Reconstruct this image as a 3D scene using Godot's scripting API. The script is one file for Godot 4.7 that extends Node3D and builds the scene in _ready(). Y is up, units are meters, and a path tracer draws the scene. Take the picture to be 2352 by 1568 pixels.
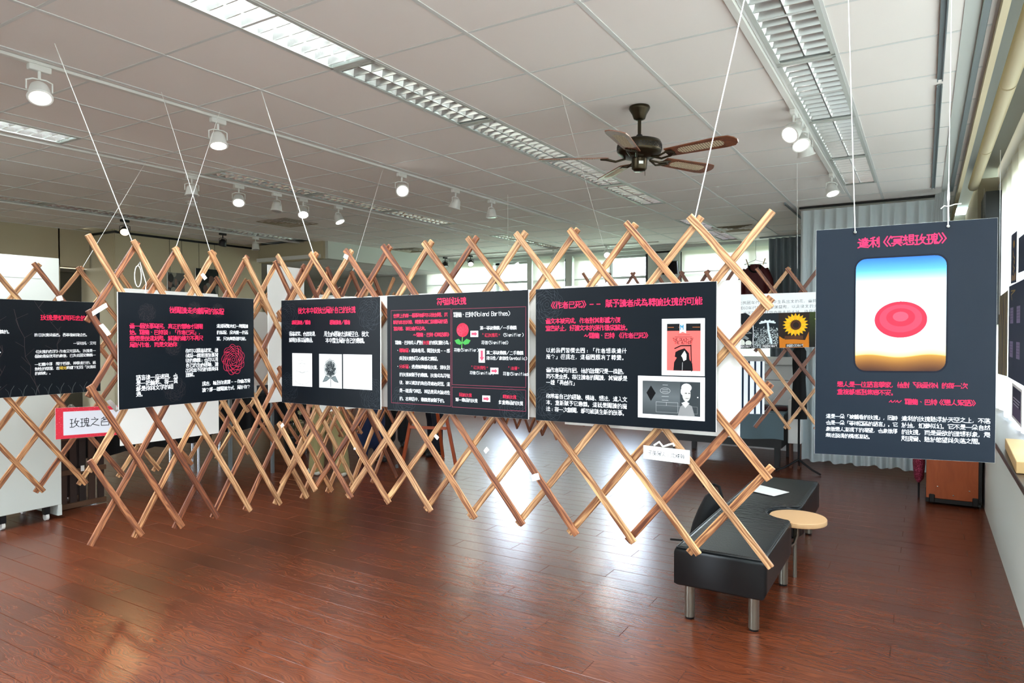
extends Node3D
# An exhibition hall: wooden trellises hung from a tiled ceiling carry printed boards; a black bench, curtains and windows behind.

const CEIL := 3.03          # underside of the ceiling
const EYE := 1.6
var rng := RandomNumberGenerator.new()
var used := {}
var M := {}                 # shared materials
var COMP := {}              # strokes of the pieces characters are put together from
var IDS := {}               # how a character is put together

# ------------------------------------------------------------------ mesh builder
class MB:
	var v := PackedVector3Array()
	var n := PackedVector3Array()
	var t := PackedVector2Array()
	var ix := PackedInt32Array()
	func quad(a: Vector3, b: Vector3, c: Vector3, d: Vector3, uv := Rect2(0, 0, 1, 1)) -> void:   # counter-clockwise seen from its front
		var k := v.size()
		var nn := (c - a).cross(d - b)
		nn = nn.normalized() if nn.length() > 1e-12 else Vector3.UP
		v.append_array([a, b, c, d])
		n.append_array([nn, nn, nn, nn])
		t.append_array([Vector2(uv.position.x, uv.end.y), uv.end, Vector2(uv.end.x, uv.position.y), uv.position])
		ix.append_array([k, k + 2, k + 1, k, k + 3, k + 2])
	func tri(a: Vector3, b: Vector3, c: Vector3) -> void:
		var k := v.size()
		var nn := (b - a).cross(c - a).normalized()
		v.append_array([a, b, c])
		n.append_array([nn, nn, nn])
		t.append_array([Vector2(0, 0), Vector2(1, 0), Vector2(0, 1)])
		ix.append_array([k, k + 2, k + 1])
	func box(c: Vector3, s: Vector3, bas := Basis.IDENTITY, ch := 0.0) -> MB:      # s: full size, ch: chamfer
		var h := s * 0.5
		var f := func(x: float, y: float, z: float) -> Vector3: return c + bas * Vector3(x, y, z)
		var e := Vector3(h.x - ch, h.y - ch, h.z - ch)
		quad(f.call(h.x, -e.y, e.z), f.call(h.x, -e.y, -e.z), f.call(h.x, e.y, -e.z), f.call(h.x, e.y, e.z))
		quad(f.call(-h.x, -e.y, -e.z), f.call(-h.x, -e.y, e.z), f.call(-h.x, e.y, e.z), f.call(-h.x, e.y, -e.z))
		quad(f.call(-e.x, h.y, e.z), f.call(e.x, h.y, e.z), f.call(e.x, h.y, -e.z), f.call(-e.x, h.y, -e.z))
		quad(f.call(-e.x, -h.y, -e.z), f.call(e.x, -h.y, -e.z), f.call(e.x, -h.y, e.z), f.call(-e.x, -h.y, e.z))
		quad(f.call(-e.x, -e.y, h.z), f.call(e.x, -e.y, h.z), f.call(e.x, e.y, h.z), f.call(-e.x, e.y, h.z))
		quad(f.call(e.x, -e.y, -h.z), f.call(-e.x, -e.y, -h.z), f.call(-e.x, e.y, -h.z), f.call(e.x, e.y, -h.z))
		if ch > 0.0:
			for a in [1.0, -1.0]:
				for b in [1.0, -1.0]:
					_edge(f.call(a * h.x, b * e.y, -e.z), f.call(a * h.x, b * e.y, e.z), f.call(a * e.x, b * h.y, e.z), f.call(a * e.x, b * h.y, -e.z), c)
					_edge(f.call(a * h.x, -e.y, b * e.z), f.call(a * h.x, e.y, b * e.z), f.call(a * e.x, e.y, b * h.z), f.call(a * e.x, -e.y, b * h.z), c)
					_edge(f.call(-e.x, a * h.y, b * e.z), f.call(e.x, a * h.y, b * e.z), f.call(e.x, a * e.y, b * h.z), f.call(-e.x, a * e.y, b * h.z), c)
					for d in [1.0, -1.0]:
						var p: Vector3 = f.call(a * h.x, b * e.y, d * e.z)
						var q: Vector3 = f.call(a * e.x, b * h.y, d * e.z)
						var r: Vector3 = f.call(a * e.x, b * e.y, d * h.z)
						if (q - p).cross(r - p).dot(p - c) > 0: tri(p, q, r)
						else: tri(p, r, q)
		return self
	func _edge(a: Vector3, b: Vector3, c: Vector3, d: Vector3, mid: Vector3) -> void:
		if (c - a).cross(d - b).dot((a + c) * 0.5 - mid) > 0: quad(a, b, c, d)
		else: quad(a, d, c, b)
	func rings(R: Array, closed := true, cap0 := true, cap1 := true, us := 1.0, vs := 1.0) -> MB:   # rows of points joined smoothly
		var m: int = R[0].size()
		var k := v.size()
		var cols := m + 1 if closed else m
		var acc := 0.0
		for i in R.size():
			if i > 0: acc += (R[i][0] as Vector3).distance_to(R[i - 1][0])
			for j in cols:
				var p: Vector3 = R[i][j % m]
				var du: Vector3 = R[i][(j + 1) % m] - R[i][(j - 1 + m) % m] if closed else R[i][mini(j + 1, m - 1)] - R[i][maxi(j - 1, 0)]
				var dv: Vector3 = R[mini(i + 1, R.size() - 1)][j % m] - R[maxi(i - 1, 0)][j % m]
				var nn := du.cross(dv)
				v.append(p)
				n.append(nn.normalized() if nn.length() > 1e-14 else Vector3.UP)
				t.append(Vector2(us * j / float(cols - 1), vs * acc))
		for i in R.size() - 1:
			for j in cols - 1:
				var a := k + i * cols + j
				ix.append_array([a, a + cols, a + 1, a + 1, a + cols, a + cols + 1])
		if closed and cap0: _cap(R[0], true)
		if closed and cap1: _cap(R[R.size() - 1], false)
		return self
	func _cap(r: Array, flip: bool) -> void:
		var c := Vector3.ZERO
		for p in r: c += p
		c /= r.size()
		for j in r.size():
			var a: Vector3 = r[j]
			var b: Vector3 = r[(j + 1) % r.size()]
			if a.distance_to(b) < 1e-7 or a.distance_to(c) < 1e-7: continue
			if flip: tri(c, b, a)
			else: tri(c, a, b)
	func lathe(c: Vector3, prof: Array, seg := 24, bas := Basis.IDENTITY) -> MB:       # prof: Vector2(radius, height), from the bottom up
		var R := []
		for p in prof:
			var r := []
			for j in seg:
				var a := -TAU * j / seg
				r.append(c + bas * Vector3(cos(a) * p.x, p.y, sin(a) * p.x))
			R.append(r)
		return rings(R)
	func tube(P: Array, rad, seg := 8, cap := true) -> MB:
		var R := []
		var up := Vector3.UP
		for i in P.size():
			var d: Vector3 = (P[mini(i + 1, P.size() - 1)] - P[maxi(i - 1, 0)]).normalized()
			if absf(d.dot(up)) > 0.98: up = Vector3.RIGHT if absf(d.x) < 0.9 else Vector3.FORWARD
			var sx := d.cross(up).normalized()
			up = sx.cross(d).normalized()
			var rr: float = rad[i] if rad is Array else rad
			var r := []
			for j in seg:
				var a := TAU * j / seg
				r.append(P[i] + (sx * cos(a) + up * sin(a)) * rr)
			R.append(r)
		return rings(R, true, cap, cap)
	func slab(poly: Array, d: Vector3) -> MB:                                 # a flat outline given thickness d
		var pts := PackedVector2Array()
		var o: Vector3 = poly[0]
		var ax := Vector3.ZERO
		for i in range(1, poly.size()):
			if (poly[i] - o).length() > 1e-5: ax = (poly[i] - o).normalized(); break
		var ay := d.normalized().cross(ax)
		for p in poly: pts.append(Vector2((p - o).dot(ax), (p - o).dot(ay)))
		var P := poly.duplicate()
		var area := 0.0
		for i in pts.size(): area += pts[i].cross(pts[(i + 1) % pts.size()])
		if area < 0:
			P.reverse(); pts.reverse()
		for id in [Geometry2D.triangulate_polygon(pts)]:
			for i in range(0, id.size(), 3):
				var a: Vector3 = P[id[i]]
				var b: Vector3 = P[id[i + 1]]
				var c: Vector3 = P[id[i + 2]]
				if (b - a).cross(c - a).dot(d) < 0:
					var q := b
					b = c
					c = q
				tri(a + d, b + d, c + d)
				tri(a, c, b)
		for i in P.size():
			var j := (i + 1) % P.size()
			quad(P[i], P[j], P[j] + d, P[i] + d)
		return self
	func mesh(tangents := true) -> ArrayMesh:
		var a := []
		a.resize(Mesh.ARRAY_MAX)
		a[Mesh.ARRAY_VERTEX] = v
		a[Mesh.ARRAY_NORMAL] = n
		a[Mesh.ARRAY_TEX_UV] = t
		a[Mesh.ARRAY_INDEX] = ix
		var m := ArrayMesh.new()
		m.add_surface_from_arrays(Mesh.PRIMITIVE_TRIANGLES, a)
		return m

# ------------------------------------------------------------------ naming
func numbered(called: String) -> String:
	var k: int = used.get(called, 0)
	used[called] = k + 1
	return called if k == 0 else "%s_%03d" % [called, k]

func tag(o: Node, label := "", category := "", group := "", kind := "") -> Node:
	if label: o.set_meta("label", label)
	if category: o.set_meta("category", category)
	if group: o.set_meta("group", group)
	if kind: o.set_meta("kind", kind)
	return o

func thing(called: String, label: String, category: String, at := Vector3.ZERO, turn := 0.0, group := "") -> Node3D:
	var o := Node3D.new()
	o.name = numbered(called)
	add_child(o)
	o.position = at
	o.rotation.y = turn
	tag(o, label, category, group)
	return o

func obj(called: String, m: Mesh, mat: Material, parent: Node = null) -> MeshInstance3D:
	var o := MeshInstance3D.new()
	o.mesh = m
	o.material_override = mat
	if parent == null:
		o.name = numbered(called)
		add_child(o)
	else:
		o.name = called
		parent.add_child(o, true)
	return o

func part(called: String, b: MB, mat: Material, parent: Node = null) -> MeshInstance3D:
	return obj(called, b.mesh(), mat, parent)

func structure(called: String) -> Node3D:
	var o := Node3D.new()
	o.name = called
	add_child(o)
	o.set_meta("kind", "structure")
	return o

func copy(src: Node3D, label := "", group := "") -> Node3D:
	var c: Node3D = src.duplicate()
	var base := String(src.name)
	var r := RegEx.create_from_string("_\\d+$")
	c.name = numbered(r.sub(base, ""))
	add_child(c)
	if label: c.set_meta("label", label)
	if group: c.set_meta("group", group)
	return c

# ------------------------------------------------------------------ materials
func mat(col: Color, rough := 0.6, metal := 0.0, tex: Texture2D = null) -> StandardMaterial3D:
	var m := StandardMaterial3D.new()
	m.albedo_color = col
	m.roughness = rough
	m.metallic = metal
	if tex: m.albedo_texture = tex
	return m

func glow(col: Color, e: float) -> StandardMaterial3D:
	var m := mat(col, 0.5)
	m.emission_enabled = true
	m.emission = col
	m.emission_energy_multiplier = e
	return m

func noise_at(f: float, s: int, oct := 3) -> FastNoiseLite:
	var nz := FastNoiseLite.new()
	nz.seed = s
	nz.frequency = f
	nz.fractal_octaves = oct
	return nz

func wood_tex(w: int, h: int, lo: Color, hi: Color, s: int, fu: float, fv: float, contrast := 1.0) -> ImageTexture:   # grain runs along v; wraps along v
	var im := Image.create(w, h, false, Image.FORMAT_RGB8)
	var a := noise_at(1.0, s, 3)
	var b := noise_at(1.0, s + 7, 2)
	for y in h:
		var v := float(y) / h
		var cy := cos(v * TAU) * fv
		var sy := sin(v * TAU) * fv
		for x in w:
			var u := float(x) / w
			var warp := b.get_noise_3d(u * 1.6, cy * 1.6, sy * 1.6) * 0.22
			var g := a.get_noise_3d((u + warp) * fu, cy, sy)
			var fine := b.get_noise_3d(u * fu * 6.0, cy * 5.0, sy * 5.0)
			var k := clampf(0.5 + contrast * (0.9 * g + 0.22 * fine), 0, 1)
			im.set_pixel(x, y, lo.lerp(hi, k))
	return ImageTexture.create_from_image(im)

func bump_tex(w: int, h: int, s: int, fu: float, fv: float, strength: float) -> ImageTexture:
	var im := Image.create(w, h, false, Image.FORMAT_RGB8)
	var a := noise_at(1.0, s, 2)
	for y in h:
		var cy := cos(TAU * y / h) * fv
		var sy := sin(TAU * y / h) * fv
		for x in w:
			var g := 0.5 + 0.5 * a.get_noise_3d(fu * x / w, cy, sy)
			im.set_pixel(x, y, Color(g, g, g))
	im.bump_map_to_normal_map(strength)
	return ImageTexture.create_from_image(im)

func make_materials() -> void:
	M.white = mat(Color(0.86, 0.86, 0.84), 0.55)
	M.paper = mat(Color(0.93, 0.93, 0.91), 0.7)
	M.foam = mat(Color(0.9, 0.9, 0.88), 0.6)
	M.tile = mat(Color(0.93, 0.91, 0.89), 0.9)
	M.bar = mat(Color(0.84, 0.85, 0.84), 0.5)
	M.wall = mat(Color(0.72, 0.68, 0.57), 0.85)
	M.wall_white = mat(Color(0.80, 0.82, 0.79), 0.7)
	M.cream = mat(Color(0.80, 0.75, 0.62), 0.6)
	M.grey_wall = mat(Color(0.62, 0.63, 0.60), 0.8)
	M.black = mat(Color(0.025, 0.027, 0.03), 0.5)
	M.black_cloth = mat(Color(0.018, 0.018, 0.022), 0.95)
	M.dark_metal = mat(Color(0.10, 0.11, 0.12), 0.4, 0.6)
	M.steel = mat(Color(0.62, 0.61, 0.56), 0.3, 0.9)
	M.chrome = mat(Color(0.8, 0.8, 0.8), 0.12, 1.0)
	M.alu = mat(Color(0.93, 0.93, 0.92), 0.24, 0.9)
	M.alu_grey = mat(Color(0.55, 0.59, 0.60), 0.4, 0.7)
	M.string = mat(Color(0.92, 0.92, 0.90), 0.8)
	M.bronze = mat(Color(0.23, 0.20, 0.145), 0.32, 0.85)
	M.leather = mat(Color(0.040, 0.062, 0.070), 0.36)
	M.tube_on = glow(Color(0.94, 0.98, 1.0), 16.0)
	M.tube_off = mat(Color(0.9, 0.9, 0.88), 0.3)
	M.lamp_on = glow(Color(1.0, 0.98, 0.95), 7.0)
	M.lamp_warm = glow(Color(1.0, 0.86, 0.62), 7.0)
	M.lamp_off = mat(Color(0.75, 0.76, 0.76), 0.2)
	M.glass = mat(Color(0.9, 0.95, 0.95, 0.08), 0.03)
	M.glass.transparency = BaseMaterial3D.TRANSPARENCY_ALPHA
	M.frame_white = mat(Color(0.75, 0.77, 0.75), 0.5)
	M.frame_dark = mat(Color(0.07, 0.09, 0.09), 0.45)
	M.blind = mat(Color(0.9, 0.89, 0.86), 0.85)
	M.blind.transparency = BaseMaterial3D.TRANSPARENCY_ALPHA
	M.blind.albedo_color.a = 0.86
	M.blind.backlight_enabled = true
	M.blind.backlight = Color(0.76, 0.75, 0.71)
	M.tape = mat(Color(0.9, 0.9, 0.86), 0.35)
	M.slats = []
	var pal := [[Color(0.36, 0.19, 0.10), Color(0.77, 0.57, 0.38)], [Color(0.42, 0.25, 0.14), Color(0.83, 0.66, 0.46)], [Color(0.31, 0.15, 0.085), Color(0.64, 0.42, 0.27)], [Color(0.46, 0.30, 0.18), Color(0.82, 0.65, 0.47)], [Color(0.27, 0.13, 0.075), Color(0.52, 0.30, 0.18)]]
	for i in pal.size():
		M.slats.append(mat(Color.WHITE, 0.5, 0.0, wood_tex(48, 512, pal[i][0], pal[i][1], 11 + i * 3, 4.5, 0.45, 1.35)))
	M.planks = []
	var nb := bump_tex(96, 512, 5, 14.0, 0.5, 1.0)
	var tones := [[Color(0.30, 0.132, 0.070), Color(0.475, 0.245, 0.142)], [Color(0.285, 0.127, 0.070), Color(0.46, 0.235, 0.138)], [Color(0.31, 0.140, 0.076), Color(0.49, 0.255, 0.150)], [Color(0.28, 0.124, 0.069), Color(0.445, 0.225, 0.132)]]
	for i in tones.size():
		var m := mat(Color.WHITE, 0.27, 0.0, wood_tex(128, 768, tones[i][0], tones[i][1], 40 + i * 5, 20.0, 0.55, 0.75))
		m.normal_enabled = true
		m.normal_texture = nb
		m.normal_scale = 0.2
		m.metallic_specular = 0.5
		M.planks.append(m)
# ------------------------------------------------------------------ lettering: each character is put together from strokes drawn on a ten by ten grid
const STROKES := """
一 0595
二 2282 0999
十 0494 5059
丶 4466
丨 5059
王 1181 1585 0999 5159
攵 4015 2393 735709 345799
鬼 5041 1181851511 1383 4145 352809 55599998 766888
土 1484 5059 0999
士 0494 5059 2979
口 1191991911
日 2181892921 2585
曰 1191991911 1595
月 202609 20808969 2383 2686
目 2080892920 2383 2686
田 1191991911 5159 1595
木 0393 5059 533608 537698
本 0292 5059 523507 527597 3777
朮 0393 5059 533608 537698 7182
禾 7021 0393 5059 533608 537698
大 0393 50533709 537799
犬 0393 50533709 537799 7081
天 1181 0494 51543709 547799
矢 3013 1282 0595 50553809 557899
失 3013 1282 0595 50553809 557899 3132
人 50453709 456799
入 3051 515509 557899
亻 705316 5359
彳 6013 7316 5559
氵 2172 0455 1976
冫 1132 1937
扌 0292 505929 0796
忄 5059 2216 8295
言 4050 0191 2383 2585 2787892927
糹 502253 722585 5559 2618 7698
女 402589 725719 0393
子 108053 535939 0595
宀 5053 08039388
艹 0595 3039 6069
⺮ 2005 1343 3357 6045 5393 7377
門 0009 00404404 0242 909979 90505494 5292
囗 0090990900
辶 1122 042427 092899
廴 0131143408 152899
走 2181 0494 5058 5686 352709 275899
足 2080832320 5358 5686 2528 0999
疋 0191 5158 5484 342709 275899
止 5059 5484 2329 0999
正 0191 5159 5585 2429 0999
心 2407 32388886 5163 8395
火 50543709 546799 1325 8375
灬 2207 3237 5267 8297
力 02827869 404509
刂 2126 708949
刀 01817959 413609
又 11815709 235799
寸 0393 706949 2537
夂 4014 32725609 335799
夕 4015 33836619 3556
欠 3014 229284 52553709 557799
匕 8224 20289896
厂 90101609
广 5051 91111609
尸 10909313 101609
戶 5041 11919414 111609
巴 11818515 4145 11199997
己 11818424 24299997
已 11818414 13199997
也 05838777 5057 23299997
不 0191 513407 5359 6497
上 5059 5484 0999
下 0191 5159 5375
中 1282861612 5059
了 118153 535939
予 108053 3164 049486 545939
才 0393 606949 6307
手 8021 1383 0696 505939
文 4051 0292 725709 235799
方 4051 0292 423709 44847959
立 4051 1282 3447 7467 0999
厶 501888 7599
云 2181 0494 542989 7699
可 0191 818969 1353571713
用 202609 20808979 2383 2686 5059
生 3014 2393 2686 5059 0999
白 5041 2282892922 2585
勺 3014 22928969 4566
自 5031 2282892922 2484 2686
身 5041 2127 21818969 2383 2585 0787 9509
見 2080862620 2282 2484 362809 66699997
貝 2080872720 2282 2585 3719 6799
頁 0090 5042 2282882822 2484 2686 3819 6899
隹 3014 2329 6072 2292 2484 2686 2999 6269
車 1181 2282862622 2484 0797 5059
金 5004 5094 3373 1585 5359 2638 8668 0999
馬 2026 2080 2282 2484 5056 26968979 1708 3748 5768
礻 4051 128217 5459 6586
衤 4051 128217 5459 6586 7394
示 2181 0494 545949 3618 7699
山 14188884 5058
⺌ 5058 2137 8177
冖 07039387
亠 4052 0595
冂 0900909979
几 202509 20707898
儿 303509 60689896
八 312509 607599
丷 2147 8167
小 505939 2306 7396
戈 0392 506599 8439 7081
弋 0392 506599 7081
成 1292 121609 15454838 50669997 8458 7081
我 4011 0494 313919 0756 60769997 9559 8192
羊 2032 7062 0393 1686 0999 5359
其 0292 2027 7077 2474 2575 0797 3719 6789
更 0191 2282862622 2484 51563809 266899
吏 0191 2282852522 51553809 255899
事 0090 2272732322 14848818 0696 505939
聿 11818414 0292 1686 0898 5059
乍 3014 2292 4249 4585 4888
乂 725709 235799
勿 3014 22928969 5217 7239
弓 11818414 14178769
韋 0191 5103 2272752522 0696 5059 1737 2888
彐 11818818 1585
千 7021 0494 5059
牛 3014 1383 0696 5059
釆 7021 0494 5059 2233 8263 543708 547798
米 5059 0595 2134 8164 544709 547799
巾 18128287 5059
交 4051 0292 3214 6284 745709 345799
艮 21818525 2383 212958 5599 8667
良 5051 22828626 2484 222958 5699 8767
及 21716484 845709 312609 345799
皮 129284 121609 5055 25855719 3699
𠂉 3108 2494
氏 8012 121947 1595 42679997
民 11818313 111948 1595 43679997
罒 0191980801 3138 6168
向 5032 1912929979 3474773734
臼 3011199991 6191 1545 6595
A 3004 22928969 2536 4556 6576
元 2171 0393 343709 63689996
真 1181 5052 2282872722 2484 2585 0797 3819 6889
开 0191 0595 3139 6169
者 1272 4044 0494 8108 3585893935 3787
亥 4051 0292 422464 6408 8519 5799
角 3003 317153 23838979 232609 5359 2585 2787
再 1080 2922828979 5057 2484 0696
B 3005 22928969 3474773734 5058
而 0191 5143 1913939979 3338 6368
尔 3004 229284 525949 3518 7598
C 0090 3105 23938969 5318 7339
臣 90101999 3383863633 5053 5659
皿 19128289 3239 6269 0999
有 0292 502608 3934848979 3686
無 3003 2191 0393 0696 2126 4146 6166 8186 1708 3748 5768 7798
以 111746 4153 807549 7599
川 202609 5058 8089
水 505949 133308 825498
象 4013 317162 2282842422 5254 5416 45565949 4608 5719 8566 6699
卜 5059 5494
北 3039 0333 0837 60699997 9264
幺 502364 832888 7699
卩 1910808767
巠 0090 211325 514355 817385 1686 5659 0999
出 5059 11148481 06099996
咸 1292 121709 3454 3656583836 50679997 8459 8091
受 8011 2233 5153 8273 06049496 267609 3799
與 301117 1333 1535 608087 6383 6585 425266 0797 3719 6889
五 1080 5039 247479 0999
冊 19118189 3139 6169 0595
母 201888 208079 0494 5153 5567
禺 1181841411 1282 5058 1915959979 3777
在 0292 502608 2429 4595 6369 3999
存 0292 502608 2429 448466 666959 3797
至 1080 502373 6284 1686 5459 0999
E 3036 6066 1383 0696 3719 6889
幸 1181 0393 5053 2435 7465 1686 0898 5659
式 0393 1555 3538 0858 60779997 8091
武 1151 0393 3338 3555 1518 0958 60779997 8091
㔾 11818565 11199997
函 108052 525747 2344 2746 8364 8766 03099993
甫 0191 1913838979 1585 1787 5059 7081
工 1181 5159 0999
丂 0090 3024847959
虎 5052 5181 139385 131609 3575 473929 67699997
世 0393 212999 5056 8186 5686
介 5004 5094 343719 6469
爿 6069 212464 0666 262809
為 2031 127263 5024 4208 458576 37978979 2728 4748 6768
斤 8011 111609 1494 6469
申 1191971711 5059 1494
G 301116 1333 608086 6383 4153 5143 4456 5446 09079799
H 3034 6064 1123 8173 0494 1686 5459 0999
骨 23208083 4363 05039395 2925858979 2686 2787
曲 1191991911 3039 6069 1595
豆 0090 2282852522 2648 8668 0999
看 7021 1282 0494 512607 3585893935 3787
耳 0090 2028 7079 2373 2575 0897
J 1181 1484 0898 5058
之 4051 128227 0927 2799
癶 115109 1425 6099 7092 7396
乃 117164848969 310709
咼 24208084 515383 0904949989 3676783836
虫 2181842421 5058 0887 7699
丩 111747 7079
卂 11717899 0464 3139
⺈ 4009 338369
K 0292 3319 6389
F 1080831315958878 5059 5609
爫 8011 2235 5155 8275
L 1181851511 1383 5059 0797
京 4051 0191 2373752523 565949 3618 7698
彡 8023 8326 8609
亘 0090 2282872722 2585 0999
M 1080 0393 3033 6063 5409 4649 5799 8564
䒑 2146 8166 0999
习 11818969 2344 2746
毌 1191981811 0595 5158
表 1181 1383 0595 5055 5508 3739 3958 5699 8667
旦 2080862620 2383 0999
卅 0494 2028 5058 7078 2878
尤 0393 503709 64699997 7081
朿 0191 16138386 5059 543808 546798
N 3033 6063 1181 0393 232957 4499 8566
冘 04029284 504509 56599997
六 4051 0393 3519 6589
豕 0090 5013 42565949 4506 5719 8264 5499
虍 5055 5383 09059598
O 3004 22928969 5336 5466 352868
亡 4051 0292 222989
P 21818959
Q 3037 6067 1224 8274 0999
乇 7021 0595 41499997
廿 0494 2029 7079 2979
于 1181 0494 515939
亍 1181 0494 545939
光 5054 1133 8173 0494 443809 64699997
年 3004 2292 2585 2527 0797 5259
里 1181851511 1383 5159 1787 0999
重 7021 0292 2383862623 2484 5159 1888 0999
東 0191 2282862622 2484 5059 563809 566899
, 2719
。 1727291917
、 1739
・ 4455
: 4445 4748
「 906065
」 343909
『 905095 7174
』 304904 2427
《 603569 906599
》 306539 003509
? 13316284 5557 5959
( 50222659
) 10434619
— 0595
- 2575
/ 8019
• 44554544 54
“ 3033 5053
· 4455
阝 1019 107043756736
” 3532 5552
; 4445 5728
~ 06334666 6693
赱 1050 0262 3036 3454 142309 245899
來 0292 5059 2235 7265 543809 567899
長 2026 2070 2272 2474 0696 262948 5699 8567
主 4051 1282 1585 0999 5259
"""
const LATIN := """
R 0900507173540404 4479
B 09005071735404 5476785909
o 235374777869290704 0423
l 3039
a 13235369 65250718295968
n 0309 05234365 6569
d 6069 65432304082949 496765
r 0309 0523435
t 2028395 0353
h 0009 05234365 6569
e 06667453230407295968
s 6453230425556777592907
S 715020110324546577685919
i 3339 3130
g 63230405275766 6368592918
f 5130212 2129 0353
y 0336 63360909
m 0309 0513232434 2429 24335374 7479
b 0009 0523536577592907
c 64532304072949687
T 0080 4049
H 0009 7079 0575
E 70000979 0555
D 09005073765909
A 0940497979 1575
O 204060737768291906020020
F 700009 0555
U 0007195968706070
M 0900457079
1 1230394949
0 2050727759290702 0220
6 6141210307295968675434
8 3050635424132231 54675939264
"""
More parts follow.
